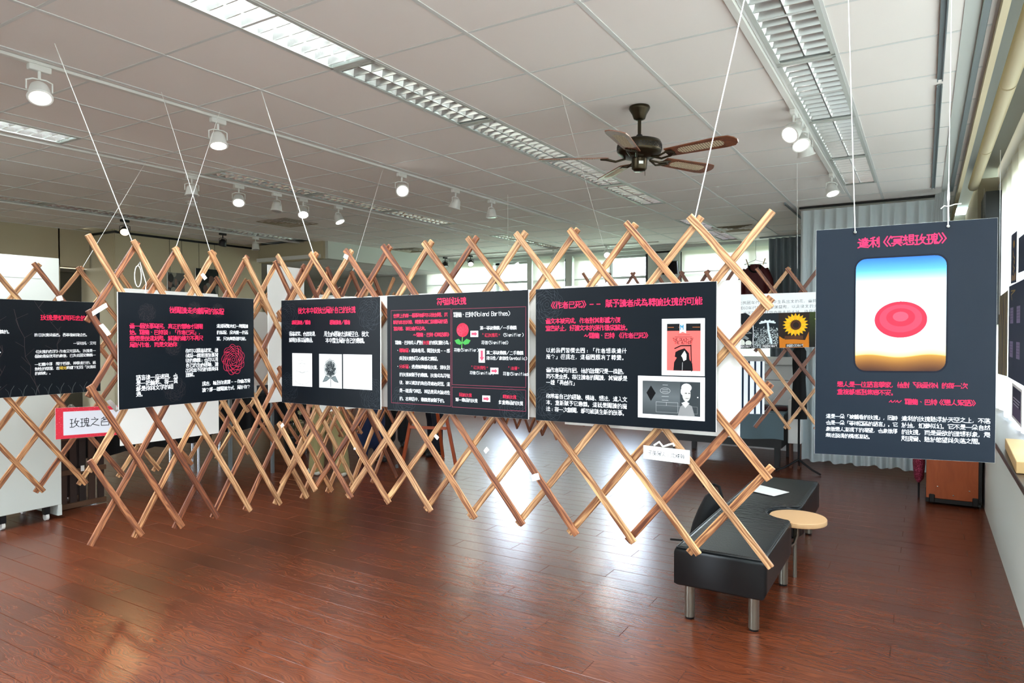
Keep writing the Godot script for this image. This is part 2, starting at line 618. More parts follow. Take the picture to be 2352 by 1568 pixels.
# "<" sets two pieces side by side, "^" one above the other (a digit: where the parting lies, in tenths), "@" puts the second inside the first
const BUILT := """
玫<王攵 瑰<王鬼 從<3彳^4<人人疋 閱@門^3丷^5口儿 讀<言^3士^4罒貝 觀<6^3艹^3<口口隹見 展@尸N 的<白勺 旅<方^4𠂉氏 程<禾^口王
當^3⺌^3冖^4口田 個<亻@囗^十口 故<^4十口攵 寫^3宀^5臼A 完^3宀元 冒^4曰目 險<阝^3人^2一^4<口口<人人 剛<7@冂^4丷山刂 開@門开 始<女^厶口
羅^3罒<糹隹 蘭^3艹@門東 特<牛^4土寸 說<言^3丷^5口儿 作<亻乍 死^2一<夕匕 意^3立^5曰心 思^田心 是^4日疋 這@辶言 刻<7亥刂 起@赱己 解<角^刀牛
權<木^3艹^3<口口隹 只^口八 屬@尸^4罒B 於<方^6人冫 給<糹^4人^2一口 你<亻尔 場<土^4日C 覽^5<臣^𠂉皿見 如<女口 趟@赱^3⺌@冂口
沒<氵^4几又 唯<口隹 答^3⺮^4人^2一口 案^6^3宀女木 數<6^5申女攵 種<禾重 能<^厶月^匕匕 順<川頁 著^3艹者 線<糹^4白水 索^2十^2冖糹 像<亻象
偵<亻^3卜貝 探<扌^3冖^3八木 樣<木^5羊水 推<扌隹 理<王里 背^4北月 後<彳^5幺夂 義^4羊我 命^4人^2一<口卩 經<糹巠 驗<馬^3人^2一^4<口口<人人
全^4人王 同@冂^2一口 感^7咸心 語<言^5五口 座@广^5<人人土 迷@辶米 宮^3宀^4口口 把<扌巴 鑰<金^4人^2一冊 匙<6^4日疋匕 每^3𠂉母 都<6者阝 字^3宀子
相<木目 遇@辶禺 現<王見 輪<車^4人^2一冊 到<7至刂 選@辶^4<己己E 擇<扌^3罒幸 會^3人^5罒曰 怎^乍心 麼@广^4<木木幺 哪<口<月阝 法<氵^土厶 去^土厶
綻<糹^3宀疋 放<方攵 模<木^3艹^4日大 範^3⺮<車㔾 循<彳@厂^3十目 合^4人^2一口 測<氵<6貝刂 深<氵^3冖^3八木 層@尸^3丷^5罒曰 涵<氵函 填<土真 補<衤甫
空^5^5宀八工 產^3文@厂生 符^3⺮<亻寸 號<^4口丂虎 界^5田介 物<牛勿 閉@門才 封<6^土土寸 沉<氵^3冖几 默<^7里灬犬 狀<爿犬 態^7<^厶月^匕匕心 轉<車^6車寸
變^6<3糹<6言糹攵 被<衤皮 書^6聿曰 所<戶斤 社<礻土 佔<亻^卜口 神<礻申 話<言^千口 學^6G子 將<爿^4夕寸 們<亻門 對<6H寸 知<矢口 劃<7^6聿田刂 分^4八刀
體<骨^4曲豆 親<^立木見 聞@門耳 內@冂入 情<忄^5J月 觸<角^3罒B 發^4癶<弓^4几又 析<木斤 透@辶^6禾乃 過@辶咼 螢^4<火火^2冖虫 幕^2艹^3日^4大巾 接<扌^4立女
收<丩攵 賦<貝武 資^4<冫欠貝 次<冫欠 訊<言卂 色^3⺈巴 傳<亻^6車寸 達@辶^4土羊 眾^4罒<人<人人 代<亻弋 具^7目K 論<言^4人^2一冊 述@辶朮 性<忄生
第^3⺮F 等^3⺮^4土寸 級<糹及 紅<糹工 花^3艹<亻匕 旨^4匕日 徵<3彳<^4山王攵 指<扌^4匕日 浪<氵良 漫<氵^4曰^4罒又 隱<阝^3爫^5彐心 喻<口^3人^2一<月刂
單^3<口口L 多^夕夕 影<6^4日京彡 響^5<幺<白阝^立曰 便<亻更 宣^3宀亘 告^5牛口 終<糹^6夂冫 好<女子 讓<言^2亠^3<口口M 運@辶^3冖車 徹<3彳<^4云月攵 底@广氏
前^3䒑<月刂 習^5<习习白 慣<忄^3毌貝 問@門口 想^6<木目心 什<亻十 但<亻旦 題<^4日疋頁 他<亻也 詮<言^4人王 釋<釆^3罒幸 條<亻^4夂木 路<足^5夂口 部<6^5立口阝
位<亻立 實^3宀^4毌貝 創<7^4人^5尸口刂 帶^4卅^3冖巾 進@辶隹 緒<糹者 新<^立木斤 它^3宀匕 就<京尤 魔@广^4<木木鬼 翻<^6釆田<习习 誕<言@廴止 策^3⺮朿
沈<氵冘 煒<火韋 翰<^2十^6日十^3人<习习 利<7禾刂 冥^3冖^4日六 戀^6<3糹<6言糹心 家^3宀豕 愛^3爫^2冖^4心夂 複<衤^3𠂉^4日夂 焦^7隹灬 慮^3虍^4田心 安^3宀女
絮^5<女口糹 朵^4几木 待<彳^4土寸 回@囗口 凝<冫<^4匕矢疋 視<礻見 渴<氵^5曰O 望^5<亡月王 那<6月阝 清<氵^5J月 結<糹^士口 懸^7<目糹心 浮<氵^3爫子
落^3艹<氵^5夂口 地<土也 夢^3艹^3罒^3冖夕 似<亻以 幻<6幺P 然^7<夕犬灬 欲<^3八^3人口欠 形<6开彡 超@赱^刀口 越@赱戈 慾^7<^3八^3人口欠心 間@門日 昨<日乍
徒<彳走 留^5<厶刀田 名^5夕口 吾^5五口 僅<亻^3艹^4口王 擁<扌^2亠<幺隹 虛^5虍Q 伯<亻白 托<扌乇 艾^3艹乂 認<言^4刀心 度@广^5廿又 使<亻吏 固@囗^十口
關@門幺 哲^5<扌斤口 行<彳亍 絕<糹^3⺈巴 辯<3^4立十<6言^4立十 證<言^4癶豆 陽<阝^4日C 照^7<日^刀口灬 耀<光^4<习习隹 枝<木^4十又 燃<火^7<夕犬灬
燒<火^3土^3<土土^2一儿 國@囗戈 定^3宀疋 何<亻可 像<亻象 活<氵^千口
品^4口<口口 時<日^4土寸
百^2一白 野<里予 聲^5<士几耳 國@囗<口戈
"""

const NARROW := {"亻": 0.3, "彳": 0.33, "氵": 0.27, "冫": 0.22, "扌": 0.34, "忄": 0.26, "口": 0.3, "土": 0.36, "女": 0.4, "日": 0.34, "言": 0.42, "糹": 0.38, "王": 0.36, "木": 0.4, "禾": 0.4, "礻": 0.36, "衤": 0.38, "阝": 0.28, "火": 0.38, "牛": 0.38, "馬": 0.45, "足": 0.4, "貝": 0.42, "車": 0.44, "爿": 0.36, "川": 0.36, "丩": 0.36, "月": 0.42, "亡": 0.45, "弓": 0.38, "戶": 0.45, "目": 0.4}
const INNER := {"門": [0.16, 0.46, 0.84, 0.97], "囗": [0.2, 0.2, 0.8, 0.8], "辶": [0.33, 0.0, 0.98, 0.78], "赱": [0.62, 0.02, 1.0, 0.72], "广": [0.25, 0.3, 1.0, 1.0], "厂": [0.25, 0.22, 1.0, 1.0], "尸": [0.25, 0.42, 1.0, 1.0], "冂": [0.22, 0.25, 0.78, 0.95], "廴": [0.36, 0.0, 1.0, 0.7]}

func read_strokes(text: String, into: Dictionary) -> void:
	for line in text.split("\n", false):
		var w := line.split(" ", false)
		var L := []
		for i in range(1, w.size()):
			var p := PackedVector2Array()
			for k in range(0, w[i].length() - 1, 2):
				p.append(Vector2(w[i].substr(k, 1).to_int(), w[i].substr(k + 1, 1).to_int()) / 9.0)
			L.append(p)
		into[w[0]] = L

var LAT := {}
func make_lettering() -> void:
	read_strokes(STROKES, COMP)
	read_strokes(LATIN, LAT)
	for line in BUILT.split("\n", false):
		for w in line.split(" ", false): IDS[w.substr(0, 1)] = w.substr(1)

func lay(s: String, i: int, b: Rect2, out: Array) -> int:
	var c := s.substr(i, 1)
	if c == "<" or c == "^":
		i += 1
		var r := -1.0
		if s.substr(i, 1).is_valid_int():
			r = s.substr(i, 1).to_int() / 10.0
			i += 1
		if r < 0: r = NARROW.get(s.substr(i, 1), 0.48) if c == "<" else 0.5
		if c == "<":
			var g := 0.025 * b.size.x
			i = lay(s, i, Rect2(b.position, Vector2(b.size.x * r - g, b.size.y)), out)
			return lay(s, i, Rect2(b.position + Vector2(b.size.x * r + g, 0), Vector2(b.size.x * (1 - r) - g, b.size.y)), out)
		var g2 := 0.03 * b.size.y
		i = lay(s, i, Rect2(b.position, Vector2(b.size.x, b.size.y * r - g2)), out)
		return lay(s, i, Rect2(b.position + Vector2(0, b.size.y * r + g2), Vector2(b.size.x, b.size.y * (1 - r) - g2)), out)
	if c == "@":
		var o := s.substr(i + 1, 1)
		var e: Array = INNER[o]
		lay(o, 0, b, out)
		return lay(s, i + 2, Rect2(b.position + Vector2(e[0], e[1]) * b.size, Vector2(e[2] - e[0], e[3] - e[1]) * b.size), out)
	if COMP.has(c):
		for st in COMP[c]:
			var p := PackedVector2Array()
			for q in st: p.append(b.position + q * b.size)
			out.append(p)
		return i + 1
	if IDS.has(c): lay(IDS[c], 0, b, out)
	return i + 1

var strokes_of := {}
func glyph(c: String) -> Array:
	if not strokes_of.has(c):
		var out := []
		if LAT.has(c): 
			for st in LAT[c]:
				var p := PackedVector2Array()
				for q in st: p.append(Vector2(0.04 + q.x * 0.62, 0.1 + q.y * 0.78))
				out.append(p)
		else: lay(c, 0, Rect2(0.04, 0.04, 0.92, 0.92), out)
		strokes_of[c] = out
	return strokes_of[c]

# ------------------------------------------------------------------ drawing print
func seg(im: Image, a: Vector2, b: Vector2, t: float, col: Color) -> void:
	var x0 := maxi(int(minf(a.x, b.x) - t * 0.5 - 1), 0)
	var x1 := mini(int(maxf(a.x, b.x) + t * 0.5 + 2), im.get_width())
	var y0 := maxi(int(minf(a.y, b.y) - t * 0.5 - 1), 0)
	var y1 := mini(int(maxf(a.y, b.y) + t * 0.5 + 2), im.get_height())
	var d := b - a
	var il := 1.0 / maxf(d.length_squared(), 1e-6)
	var h := t * 0.5 + 0.5
	for y in range(y0, y1):
		for x in range(x0, x1):
			var p := Vector2(x + 0.5, y + 0.5) - a
			var k := h - (p - d * clampf(p.dot(d) * il, 0.0, 1.0)).length()
			if k > 0.0:
				im.set_pixel(x, y, col if k >= 1.0 else im.get_pixel(x, y).lerp(col, k))

func line(im: Image, P: Array, t: float, col: Color) -> void:
	for i in P.size() - 1: seg(im, P[i], P[i + 1], t, col)

func write(im: Image, s: String, x: float, y: float, size: float, col: Color, bold := 0.085, step := 1.0, tints := {}) -> float:    # x: left edge, y: middle; "{" and "}" switch to the second colour
	var c2 := col
	for k in s.length():
		var c := s.substr(k, 1)
		if c == "{":
			c2 = tints.get("{", col)
			continue
		if c == "}":
			c2 = col
			continue
		if c == " ":
			x += size * 0.5
			continue
		for st in glyph(c):
			for i in st.size() - 1:
				seg(im, Vector2(x, y - size * 0.5) + st[i] * size, Vector2(x, y - size * 0.5) + st[i + 1] * size, size * bold, c2)
		x += size * step * (0.56 if LAT.has(c) or c == "(" or c == ")" else 1.0)
	return x

func para(im: Image, lines: Array, x: float, y: float, dy: float, size: float, col: Color, bold := 0.085, tints := {}, step := 1.0) -> void:
	for i in lines.size(): write(im, lines[i], x, y + i * dy, size, col, bold, step, tints)

func disc(im: Image, c: Vector2, rx: float, ry: float, col: Color) -> void:
	for y in range(maxi(int(c.y - ry), 0), mini(int(c.y + ry) + 1, im.get_height())):
		for x in range(maxi(int(c.x - rx), 0), mini(int(c.x + rx) + 1, im.get_width())):
			var q := Vector2((x + 0.5 - c.x) / rx, (y + 0.5 - c.y) / ry)
			if q.length_squared() <= 1.0: im.set_pixel(x, y, col)

func fill(im: Image, P: Array, col: Color) -> void:           # a filled outline
	var lo := 1e9
	var hi := -1e9
	for p in P:
		lo = minf(lo, p.y)
		hi = maxf(hi, p.y)
	for y in range(maxi(int(lo), 0), mini(int(hi) + 1, im.get_height())):
		var xs := []
		for i in P.size():
			var a: Vector2 = P[i]
			var b: Vector2 = P[(i + 1) % P.size()]
			if (a.y <= y + 0.5) != (b.y <= y + 0.5): xs.append(a.x + (y + 0.5 - a.y) / (b.y - a.y) * (b.x - a.x))
		xs.sort()
		for i in range(0, xs.size() - 1, 2):
			var w := int(xs[i + 1]) - int(xs[i])
			if w > 0: im.fill_rect(Rect2i(int(xs[i]), y, w, 1), col)

func rose_lines(im: Image, c: Vector2, r: float, col: Color, t: float, s: int, ry := 1.0) -> void:     # a rose in outline: wavy rings and petals
	var g := RandomNumberGenerator.new()
	g.seed = s
	for k in 7:
		var rr := r * (0.12 + 0.145 * k)
		var ph := g.randf() * TAU
		var lobes := 3 + k
		var P := []
		var n := 26 + k * 4
		for i in n + 1:
			var a := TAU * i / n + ph
			var w := 1.0 + 0.16 * absf(sin(a * lobes * 0.5 + k)) - 0.08
			P.append(c + Vector2(cos(a), sin(a) * ry) * rr * w)
		line(im, P, t, col)
		if k > 1:
			for j in lobes:
				var a := TAU * j / lobes + ph
				line(im, [c + Vector2(cos(a), sin(a) * ry) * rr, c + Vector2(cos(a + 0.35), sin(a + 0.35) * ry) * rr * 0.72], t, col)

func canvas(w: int, h: int, bg: Color) -> Image:
	var im := Image.create(w, h, false, Image.FORMAT_RGB8)
	im.fill(bg)
	return im

func pic(im: Image, f: Rect2, col: Color) -> Rect2:         # a filled field given in fractions; returns it in pixels
	var r := Rect2(f.position * Vector2(im.get_size()), f.size * Vector2(im.get_size()))
	im.fill_rect(Rect2i(r), col)
	return r

func box_line(im: Image, x0: float, y0: float, x1: float, y1: float, t: float, col: Color) -> void:
	line(im, [Vector2(x0, y0), Vector2(x1, y0), Vector2(x1, y1), Vector2(x0, y1), Vector2(x0, y0)], t, col)
# ------------------------------------------------------------------ the printed boards
const INK := Color(0.035, 0.062, 0.088)
const RED := Color(0.94, 0.16, 0.33)
const PALE := Color(0.95, 0.96, 0.96)
const FAINT := Color(0.24, 0.26, 0.28)

func print_mat(im: Image, rough := 0.42) -> StandardMaterial3D:
	var m := mat(Color.WHITE, rough, 0.0, ImageTexture.create_from_image(im))
	m.texture_repeat = false
	m.metallic_specular = 0.27
	return m

func art_journey() -> Image:
	var w := 1240
	var h := 876
	var im := canvas(w, h, INK)
	for q in [[0.185, 0.17, 0.055], [0.52, 0.13, 0.05], [0.70, 0.13, 0.045], [0.36, 0.47, 0.055], [0.37, 0.86, 0.075]]: rose_lines(im, Vector2(q[0] * w, q[1] * h), q[2] * w, Color(0.26, 0.22, 0.22), 1.3, int(q[0] * 99))
	write(im, "從閱讀走向觀展的旅程", 0.337 * w, 0.138 * h, 51, RED, 0.11)
	para(im, ["當一個故事寫完,真正的冒險才剛開", "始。羅蘭・巴特說:「作者已死」,", "意思是從這刻起,解讀的權力不再只", "屬於作者,而是交給你"], 0.07 * w, 0.285 * h, 0.0545 * h, 39.5, RED, 0.12)
	para(im, ["這場展覽有如一趟閱讀", "的旅程,沒有唯一的答", "案,只有無數種可能。"], 0.688 * w, 0.278 * h, 0.062 * h, 32.5, PALE, 0.11)
	para(im, ["你可以順著線索、像", "偵探一樣推理故事背", "後的意義;也可以用", "自己的生命經驗,讀", "出完全不同的感受與", "理解。"], 0.449 * w, 0.512 * h, 0.0445 * h, 34.5, PALE, 0.11)
	para(im, ["語言像一座迷宮,也", "是一把鑰匙、每一頁", "都是你與文字的相", "遇。"], 0.108 * w, 0.736 * h, 0.0475 * h, 39, PALE, 0.11)
	para(im, ["現在,輪到你選擇--你會怎麼", "讀?哪一種閱讀方式,屬於你?"], 0.571 * w, 0.827 * h, 0.06 * h, 35, PALE, 0.11)
	rose_lines(im, Vector2(0.824 * w, 0.61 * h), 112, Color(0.93, 0.2, 0.36), 2.6, 5, 1.12)
	return im

func art_own_rose() -> Image:
	var w := 1240
	var h := 876
	var im := canvas(w, h, INK)
	for q in [[0.08, 0.17], [0.90, 0.15], [0.07, 0.86], [0.92, 0.87]]: rose_lines(im, Vector2(q[0] * w, q[1] * h), 128, FAINT, 1.6, int(q[0] * 77 + q[1] * 10))
	write(im, "從文本中綻放出屬於自己的玫瑰", 0.183 * w, 0.105 * h, 52, RED, 0.105)
	write(im, "模範讀者/觀者", 0.115 * w, 0.216 * h, 36, RED, 0.13)
	write(im, "經驗讀者/觀者", 0.515 * w, 0.22 * h, 36, RED, 0.13)
	para(im, ["循著線索、合理推測,", "解開故事深層意涵。"], 0.085 * w, 0.326 * h, 0.06 * h, 38, PALE, 0.10)
	para(im, ["用生命經驗去填補空白,從文", " 本中產生屬於自己的意義。"], 0.455 * w, 0.328 * h, 0.06 * h, 42, PALE, 0.10)
	var grey := Color(0.45, 0.47, 0.46)
	var a := pic(im, Rect2(0.119, 0.514, 0.213, 0.319), Color(0.95, 0.95, 0.93))          # a child's head above an open book
	var c := a.position + a.size * 0.5
	box_line(im, c.x - 50, c.y - 78, c.x + 50, c.y - 52, 2, grey)
	line(im, [c + Vector2(-24, -110), c + Vector2(-4, -80), c + Vector2(22, -112)], 2, grey)
	var ring := []
	for i in 29: ring.append(c + Vector2(0, -18) + Vector2(cos(TAU * i / 28), sin(TAU * i / 28)) * Vector2(56, 40))
	line(im, ring, 2, grey)
	for sx in [-1, 1]:
		var eye := []
		for i in 13: eye.append(c + Vector2(sx * 22, -20) + Vector2(cos(TAU * i / 12), sin(TAU * i / 12)) * 9)
		line(im, eye, 2, grey)
		line(im, [c + Vector2(0, 26), c + Vector2(sx * 78, 8), c + Vector2(sx * 92, 96), c + Vector2(sx * 50, 118), c + Vector2(0, 122)], 2.4, grey)
		for k in 5: line(im, [c + Vector2(sx * 18, 48 + k * 13), c + Vector2(sx * 62, 36 + k * 14)], 1.6, grey)
	line(im, [c + Vector2(0, 26), c + Vector2(0, 122)], 2, grey)
	var b := pic(im, Rect2(0.405, 0.517, 0.231, 0.318), Color(0.84, 0.86, 0.85))           # a pencilled rose on speckled paper
	var g := RandomNumberGenerator.new()
	g.seed = 4
	for k in 900: im.set_pixel(int(b.position.x + g.randf() * (b.size.x - 1)), int(b.position.y + g.randf() * (b.size.y - 1)), Color(0.6, 0.63, 0.63))
	var rc := b.position + b.size * Vector2(0.5, 0.42)
	for k in 3: rose_lines(im, rc + Vector2(k * 2 - 2, k * 3), 72 - k * 12, Color(0.1, 0.13, 0.15), 3.0, 31 + k)
	line(im, [rc + Vector2(0, 70), rc + Vector2(4, 150)], 5, Color(0.12, 0.15, 0.17))
	for sx in [-1, 1]:
		fill(im, [rc + Vector2(sx * 6, 78), rc + Vector2(sx * 60, 60), rc + Vector2(sx * 98, 112), rc + Vector2(sx * 50, 104)], Color(0.42, 0.46, 0.47))
		line(im, [rc + Vector2(sx * 6, 78), rc + Vector2(sx * 60, 60), rc + Vector2(sx * 98, 112), rc + Vector2(sx * 50, 104), rc + Vector2(sx * 6, 78)], 3, Color(0.1, 0.13, 0.15))
	var d := pic(im, Rect2(0.648, 0.515, 0.277, 0.317), Color(0.95, 0.95, 0.94))           # a flower in an open book
	var e := d.position
	var lg := Color(0.66, 0.66, 0.66)
	box_line(im, e.x + 42, e.y + 62, e.x + d.size.x - 42, e.y + d.size.y - 24, 2.2, Color(0.74, 0.70, 0.66))
	line(im, [e + Vector2(d.size.x * 0.5, 62), e + Vector2(d.size.x * 0.5, d.size.y - 24)], 2, lg)
	line(im, [e + Vector2(54, 230), e + Vector2(70, 180), e + Vector2(84, 128)], 2, lg)
	rose_lines(im, e + Vector2(86, 110), 20, lg, 1.4, 8)
	return im

func arrow(im: Image, x: float, y: float, down := false) -> void:
	var r := Rect2(x, y, 66, 44) if not down else Rect2(x, y, 52, 98)
	im.fill_rect(Rect2i(r), Color(0.94, 0.94, 0.94))
	var c := r.position + r.size * 0.5
	var col := Color(0.86, 0.27, 0.38)
	if down: fill(im, [c + Vector2(-9, -36), c + Vector2(9, -36), c + Vector2(9, 10), c + Vector2(20, 10), c + Vector2(0, 38), c + Vector2(-20, 10), c + Vector2(-9, 10)], col)
	else: fill(im, [c + Vector2(-24, -8), c + Vector2(4, -8), c + Vector2(4, -17), c + Vector2(25, 0), c + Vector2(4, 17), c + Vector2(4, 8), c + Vector2(-24, 8)], col)

func art_symbol() -> Image:
	var w := 1240
	var h := 876
	var im := canvas(w, h, INK)
	for q in [[0.13, 0.90], [0.90, 0.90]]: rose_lines(im, Vector2(q[0] * w, q[1] * h), 110, FAINT, 1.6, int(q[0] * 99))
	write(im, "符號與玫瑰", 0.383 * w, 0.065 * h, 52, RED, 0.115)
	var rim := Color(0.62, 0.25, 0.33)
	box_line(im, 0.032 * w, 0.128 * h, 0.483 * w, 0.935 * h, 2.6, rim)
	box_line(im, 0.492 * w, 0.13 * h, 0.985 * w, 0.755 * h, 2.6, rim)
	box_line(im, 0.492 * w, 0.775 * h, 0.985 * w, 0.94 * h, 2.6, rim)
	para(im, ["世界上的每一個事物都可以從封閉、沉", "默的存在狀態,轉變為被口說書寫的語", "言狀態,被社會所佔有。"], 0.049 * w, 0.174 * h, 0.056 * h, 30, RED, 0.12)
	write(im, "~羅蘭・巴特《神話學》", 0.205 * w, 0.34 * h, 31, RED, 0.12)
	var t := {"{": Color(0.85, 0.14, 0.28)}
	write(im, "羅蘭・巴特將人們對{玫瑰}的感知劃分為:", 0.064 * w, 0.407 * h, 29.5, PALE, 0.10, 1.0, t)
	write(im, "•{體驗層}:親身看見、聞到玫瑰--感", 0.072 * w, 0.475 * h, 29.5, PALE, 0.10, 1.0, t)
	write(im, "受到玫瑰對內心情感之觸發。", 0.096 * w, 0.543 * h, 29.5, PALE, 0.10)
	write(im, "•{分析層}:透過螢幕觀看玫瑰,接收到", 0.072 * w, 0.614 * h, 29.5, PALE, 0.10, 1.0, t)
	para(im, ["的玫瑰被賦予的意義。玫瑰成為符號", "後,被以資訊的角色傳達給受眾。這", "是一種現代神話,神話是具有論述性", "的。在神話中,意義是被賦予的。"], 0.096 * w, 0.683 * h, 0.0697 * h, 29.5, PALE, 0.10)
	write(im, "羅蘭・巴特(Roland Barthes)", 0.503 * w, 0.178 * h, 37, PALE, 0.085, 0.92)
	var c := Vector2(0.567 * w, 0.305 * h)                                             # a red rose with two green leaves
	line(im, [c + Vector2(0, 40), c + Vector2(-8, 130)], 7, Color(0.36, 0.68, 0.30))
	for sx in [-1, 1]: fill(im, [c + Vector2(-4, 92), c + Vector2(sx * 34, 62), c + Vector2(sx * 70, 74), c + Vector2(sx * 52, 98), c + Vector2(sx * 20, 106)], Color(0.25, 0.60, 0.27))
	disc(im, c, 52, 50, Color(0.80, 0.16, 0.27))
	disc(im, c + Vector2(-18, 8), 30, 34, Color(0.90, 0.28, 0.38))
	disc(im, c + Vector2(16, -8), 32, 30, Color(0.88, 0.24, 0.34))
	rose_lines(im, c, 46, Color(0.62, 0.08, 0.19), 2.2, 17)
	arrow(im, 0.622 * w, 0.312 * h)
	write(im, "第一等級意義/一手意義", 0.687 * w, 0.29 * h, 27, PALE, 0.10)
	write(im, "{“紅玫瑰花”} (Signifier)", 0.697 * w, 0.347 * h, 27, PALE, 0.095, 1.0, t)
	write(im, "符旨(Signified)", 0.697 * w, 0.407 * h, 27, PALE, 0.095)
	write(im, "符徵(Signifier)", 0.507 * w, 0.468 * h, 26, PALE, 0.095)
	arrow(im, 0.679 * w, 0.457 * h, true)
	write(im, "第二等級意義/二手意義", 0.73 * w, 0.487 * h, 27, PALE, 0.10)
	write(im, "指示性/象徵性(symbolic)", 0.73 * w, 0.53 * h, 26, PALE, 0.10)
	write(im, "“紅玫瑰性”", 0.622 * w, 0.608 * h, 26, Color(0.78, 0.12, 0.25), 0.09)
	write(im, "符徵(Signifier)", 0.617 * w, 0.652 * h, 25, PALE, 0.095)
	arrow(im, 0.757 * w, 0.608 * h)
	write(im, "“浪漫”", 0.868 * w, 0.608 * h, 26, Color(0.78, 0.12, 0.25), 0.09)
	write(im, "符旨(Signified)", 0.84 * w, 0.652 * h, 26, PALE, 0.095)
	write(im, "隱喻玫瑰", 0.543 * w, 0.835 * h, 27, Color(0.85, 0.14, 0.28), 0.09)
	write(im, "單一意涵的玫瑰", 0.517 * w, 0.877 * h, 27, PALE, 0.10)
	arrow(im, 0.703 * w, 0.833 * h)
	write(im, "轉喻玫瑰", 0.838 * w, 0.833 * h, 27, Color(0.85, 0.14, 0.28), 0.09)
	write(im, "多重意涵的玫瑰", 0.81 * w, 0.879 * h, 28, PALE, 0.10)
	return im

func art_author() -> Image:
	var w := 1240
	var h := 876
	var im := canvas(w, h, INK)
	for q in [[0.07, 0.12], [0.09, 0.86]]: rose_lines(im, Vector2(q[0] * w, q[1] * h), 118, FAINT, 1.7, int(q[1] * 99))
	write(im, "《作者已死》-- 賦予讀者成為轉喻玫瑰的可能", 0.085 * w, 0.124 * h, 47.5, RED, 0.115, 1.03)
	para(im, ["當文本被完成,作者對其影響力便", "宣告終止,好讓文本的運作徹底解放。"], 0.063 * w, 0.243 * h, 0.0545 * h, 36.5, RED, 0.115)
	write(im, "~羅蘭・巴特 《作者已死》", 0.297 * w, 0.354 * h, 36.5, RED, 0.115)
	var J := [["以前我們習慣去問:「作者想表達什", 0.464], ["麼?」但現在,這個問題有了轉變。", 0.512], ["當作者寫完作品,他的詮釋只是一條路,", 0.612], ["而不是全部。每位讀者的閱讀,其實都是", 0.66], ["一種「再創作」", 0.706], ["你帶著自己的經驗、情緒、想法,進入文", 0.81], ["本,重新賦予它意義。這就是閱讀的魔", 0.859], ["法:每一次翻閱,都可能誕生新的故事。", 0.908]]
	for q in J:
		var n: int = (q[0] as String).length()
		write(im, q[0], 0.066 * w, q[1] * h, 32.5, PALE, 0.095, minf(1.17, 0.478 * w / (n * 32.5)) if n > 12 else 1.05)
	pic(im, Rect2(0.729, 0.243, 0.217, 0.389), Color(0.95, 0.95, 0.94))                     # a book cover: dark band, ribbon, red field, hooded figure
	var a := pic(im, Rect2(0.755, 0.277, 0.17, 0.321), Color(0.93, 0.36, 0.34))
	var p := a.position
	var s := a.size
	im.fill_rect(Rect2i(Rect2(p, Vector2(s.x, s.y * 0.155))), Color(0.06, 0.07, 0.08))
	seg(im, p + Vector2(6, s.y * 0.075), p + Vector2(s.x - 6, s.y * 0.075), 2.5, Color(0.78, 0.45, 0.25))
	im.fill_rect(Rect2i(Rect2(p + Vector2(s.x * 0.21, s.y * 0.05), Vector2(30, 15))), Color(0.06, 0.07, 0.08))
	im.fill_rect(Rect2i(Rect2(p + Vector2(s.x * 0.58, s.y * 0.05), Vector2(38, 15))), Color(0.06, 0.07, 0.08))
	fill(im, [p + Vector2(s.x * 0.38, 0), p + Vector2(s.x * 0.57, 0), p + Vector2(s.x * 0.57, s.y * 0.2), p + Vector2(s.x * 0.475, s.y * 0.17), p + Vector2(s.x * 0.38, s.y * 0.2)], Color(0.95, 0.95, 0.94))
	write(im, "M", p.x + s.x * 0.40, p.y + s.y * 0.075, 34, Color(0.10, 0.42, 0.58), 0.16)
	seg(im, p + Vector2(s.x * 0.33, s.y * 0.235), p + Vector2(s.x * 0.68, s.y * 0.235), 2.0, Color(0.4, 0.12, 0.12))
	seg(im, p + Vector2(s.x * 0.24, s.y * 0.28), p + Vector2(s.x * 0.74, s.y * 0.28), 2.5, Color(0.35, 0.1, 0.11))
	write(im, "THE DEATH OF", p.x + s.x * 0.17, p.y + s.y * 0.335, 20, Color(0.12, 0.05, 0.06), 0.10)
	write(im, "THE AUTHOR", p.x + s.x * 0.22, p.y + s.y * 0.40, 20, Color(0.12, 0.05, 0.06), 0.10)
	var k := Color(0.05, 0.05, 0.06)
	line(im, [p + s * Vector2(0.24, 0.525), p + s * Vector2(0.42, 0.465), p + s * Vector2(0.71, 0.462)], 7, k)
	line(im, [p + s * Vector2(0.715, 0.45), p + s * Vector2(0.735, 1.0)], 6, k)
	fill(im, [p + s * Vector2(0.53, 0.52), p + s * Vector2(0.66, 0.62), p + s * Vector2(0.68, 0.76), p + s * Vector2(0.76, 0.84), p + s * Vector2(0.78, 0.995), p + s * Vector2(0.2, 0.995), p + s * Vector2(0.22, 0.82), p + s * Vector2(0.3, 0.72), p + s * Vector2(0.24, 0.7), p + s * Vector2(0.26, 0.6), p + s * Vector2(0.36, 0.56)], k)
	fill(im, [p + s * Vector2(0.53, 0.57), p + s * Vector2(0.59, 0.65), p + s * Vector2(0.585, 0.76), p + s * Vector2(0.50, 0.79), p + s * Vector2(0.47, 0.72), p + s * Vector2(0.43, 0.68)], Color(0.93, 0.92, 0.9))
	seg(im, p + s * Vector2(0.47, 0.82), p + s * Vector2(0.46, 0.99), 3, Color(0.7, 0.7, 0.7))
	pic(im, Rect2(0.603, 0.639, 0.345, 0.294), Color(0.95, 0.95, 0.94))                     # a grey picture of a figure beside a diagram
	var b := pic(im, Rect2(0.628, 0.672, 0.297, 0.233), Color(0.19, 0.21, 0.22))
	var o := b.position
	var z := b.size
	for y in int(z.y):
		var g := 0.34 - 0.2 * absf(y / z.y - 0.45)
		im.fill_rect(Rect2i(int(o.x), int(o.y) + y, int(z.x * 0.66), 1), Color(g, g + 0.02, g + 0.03))
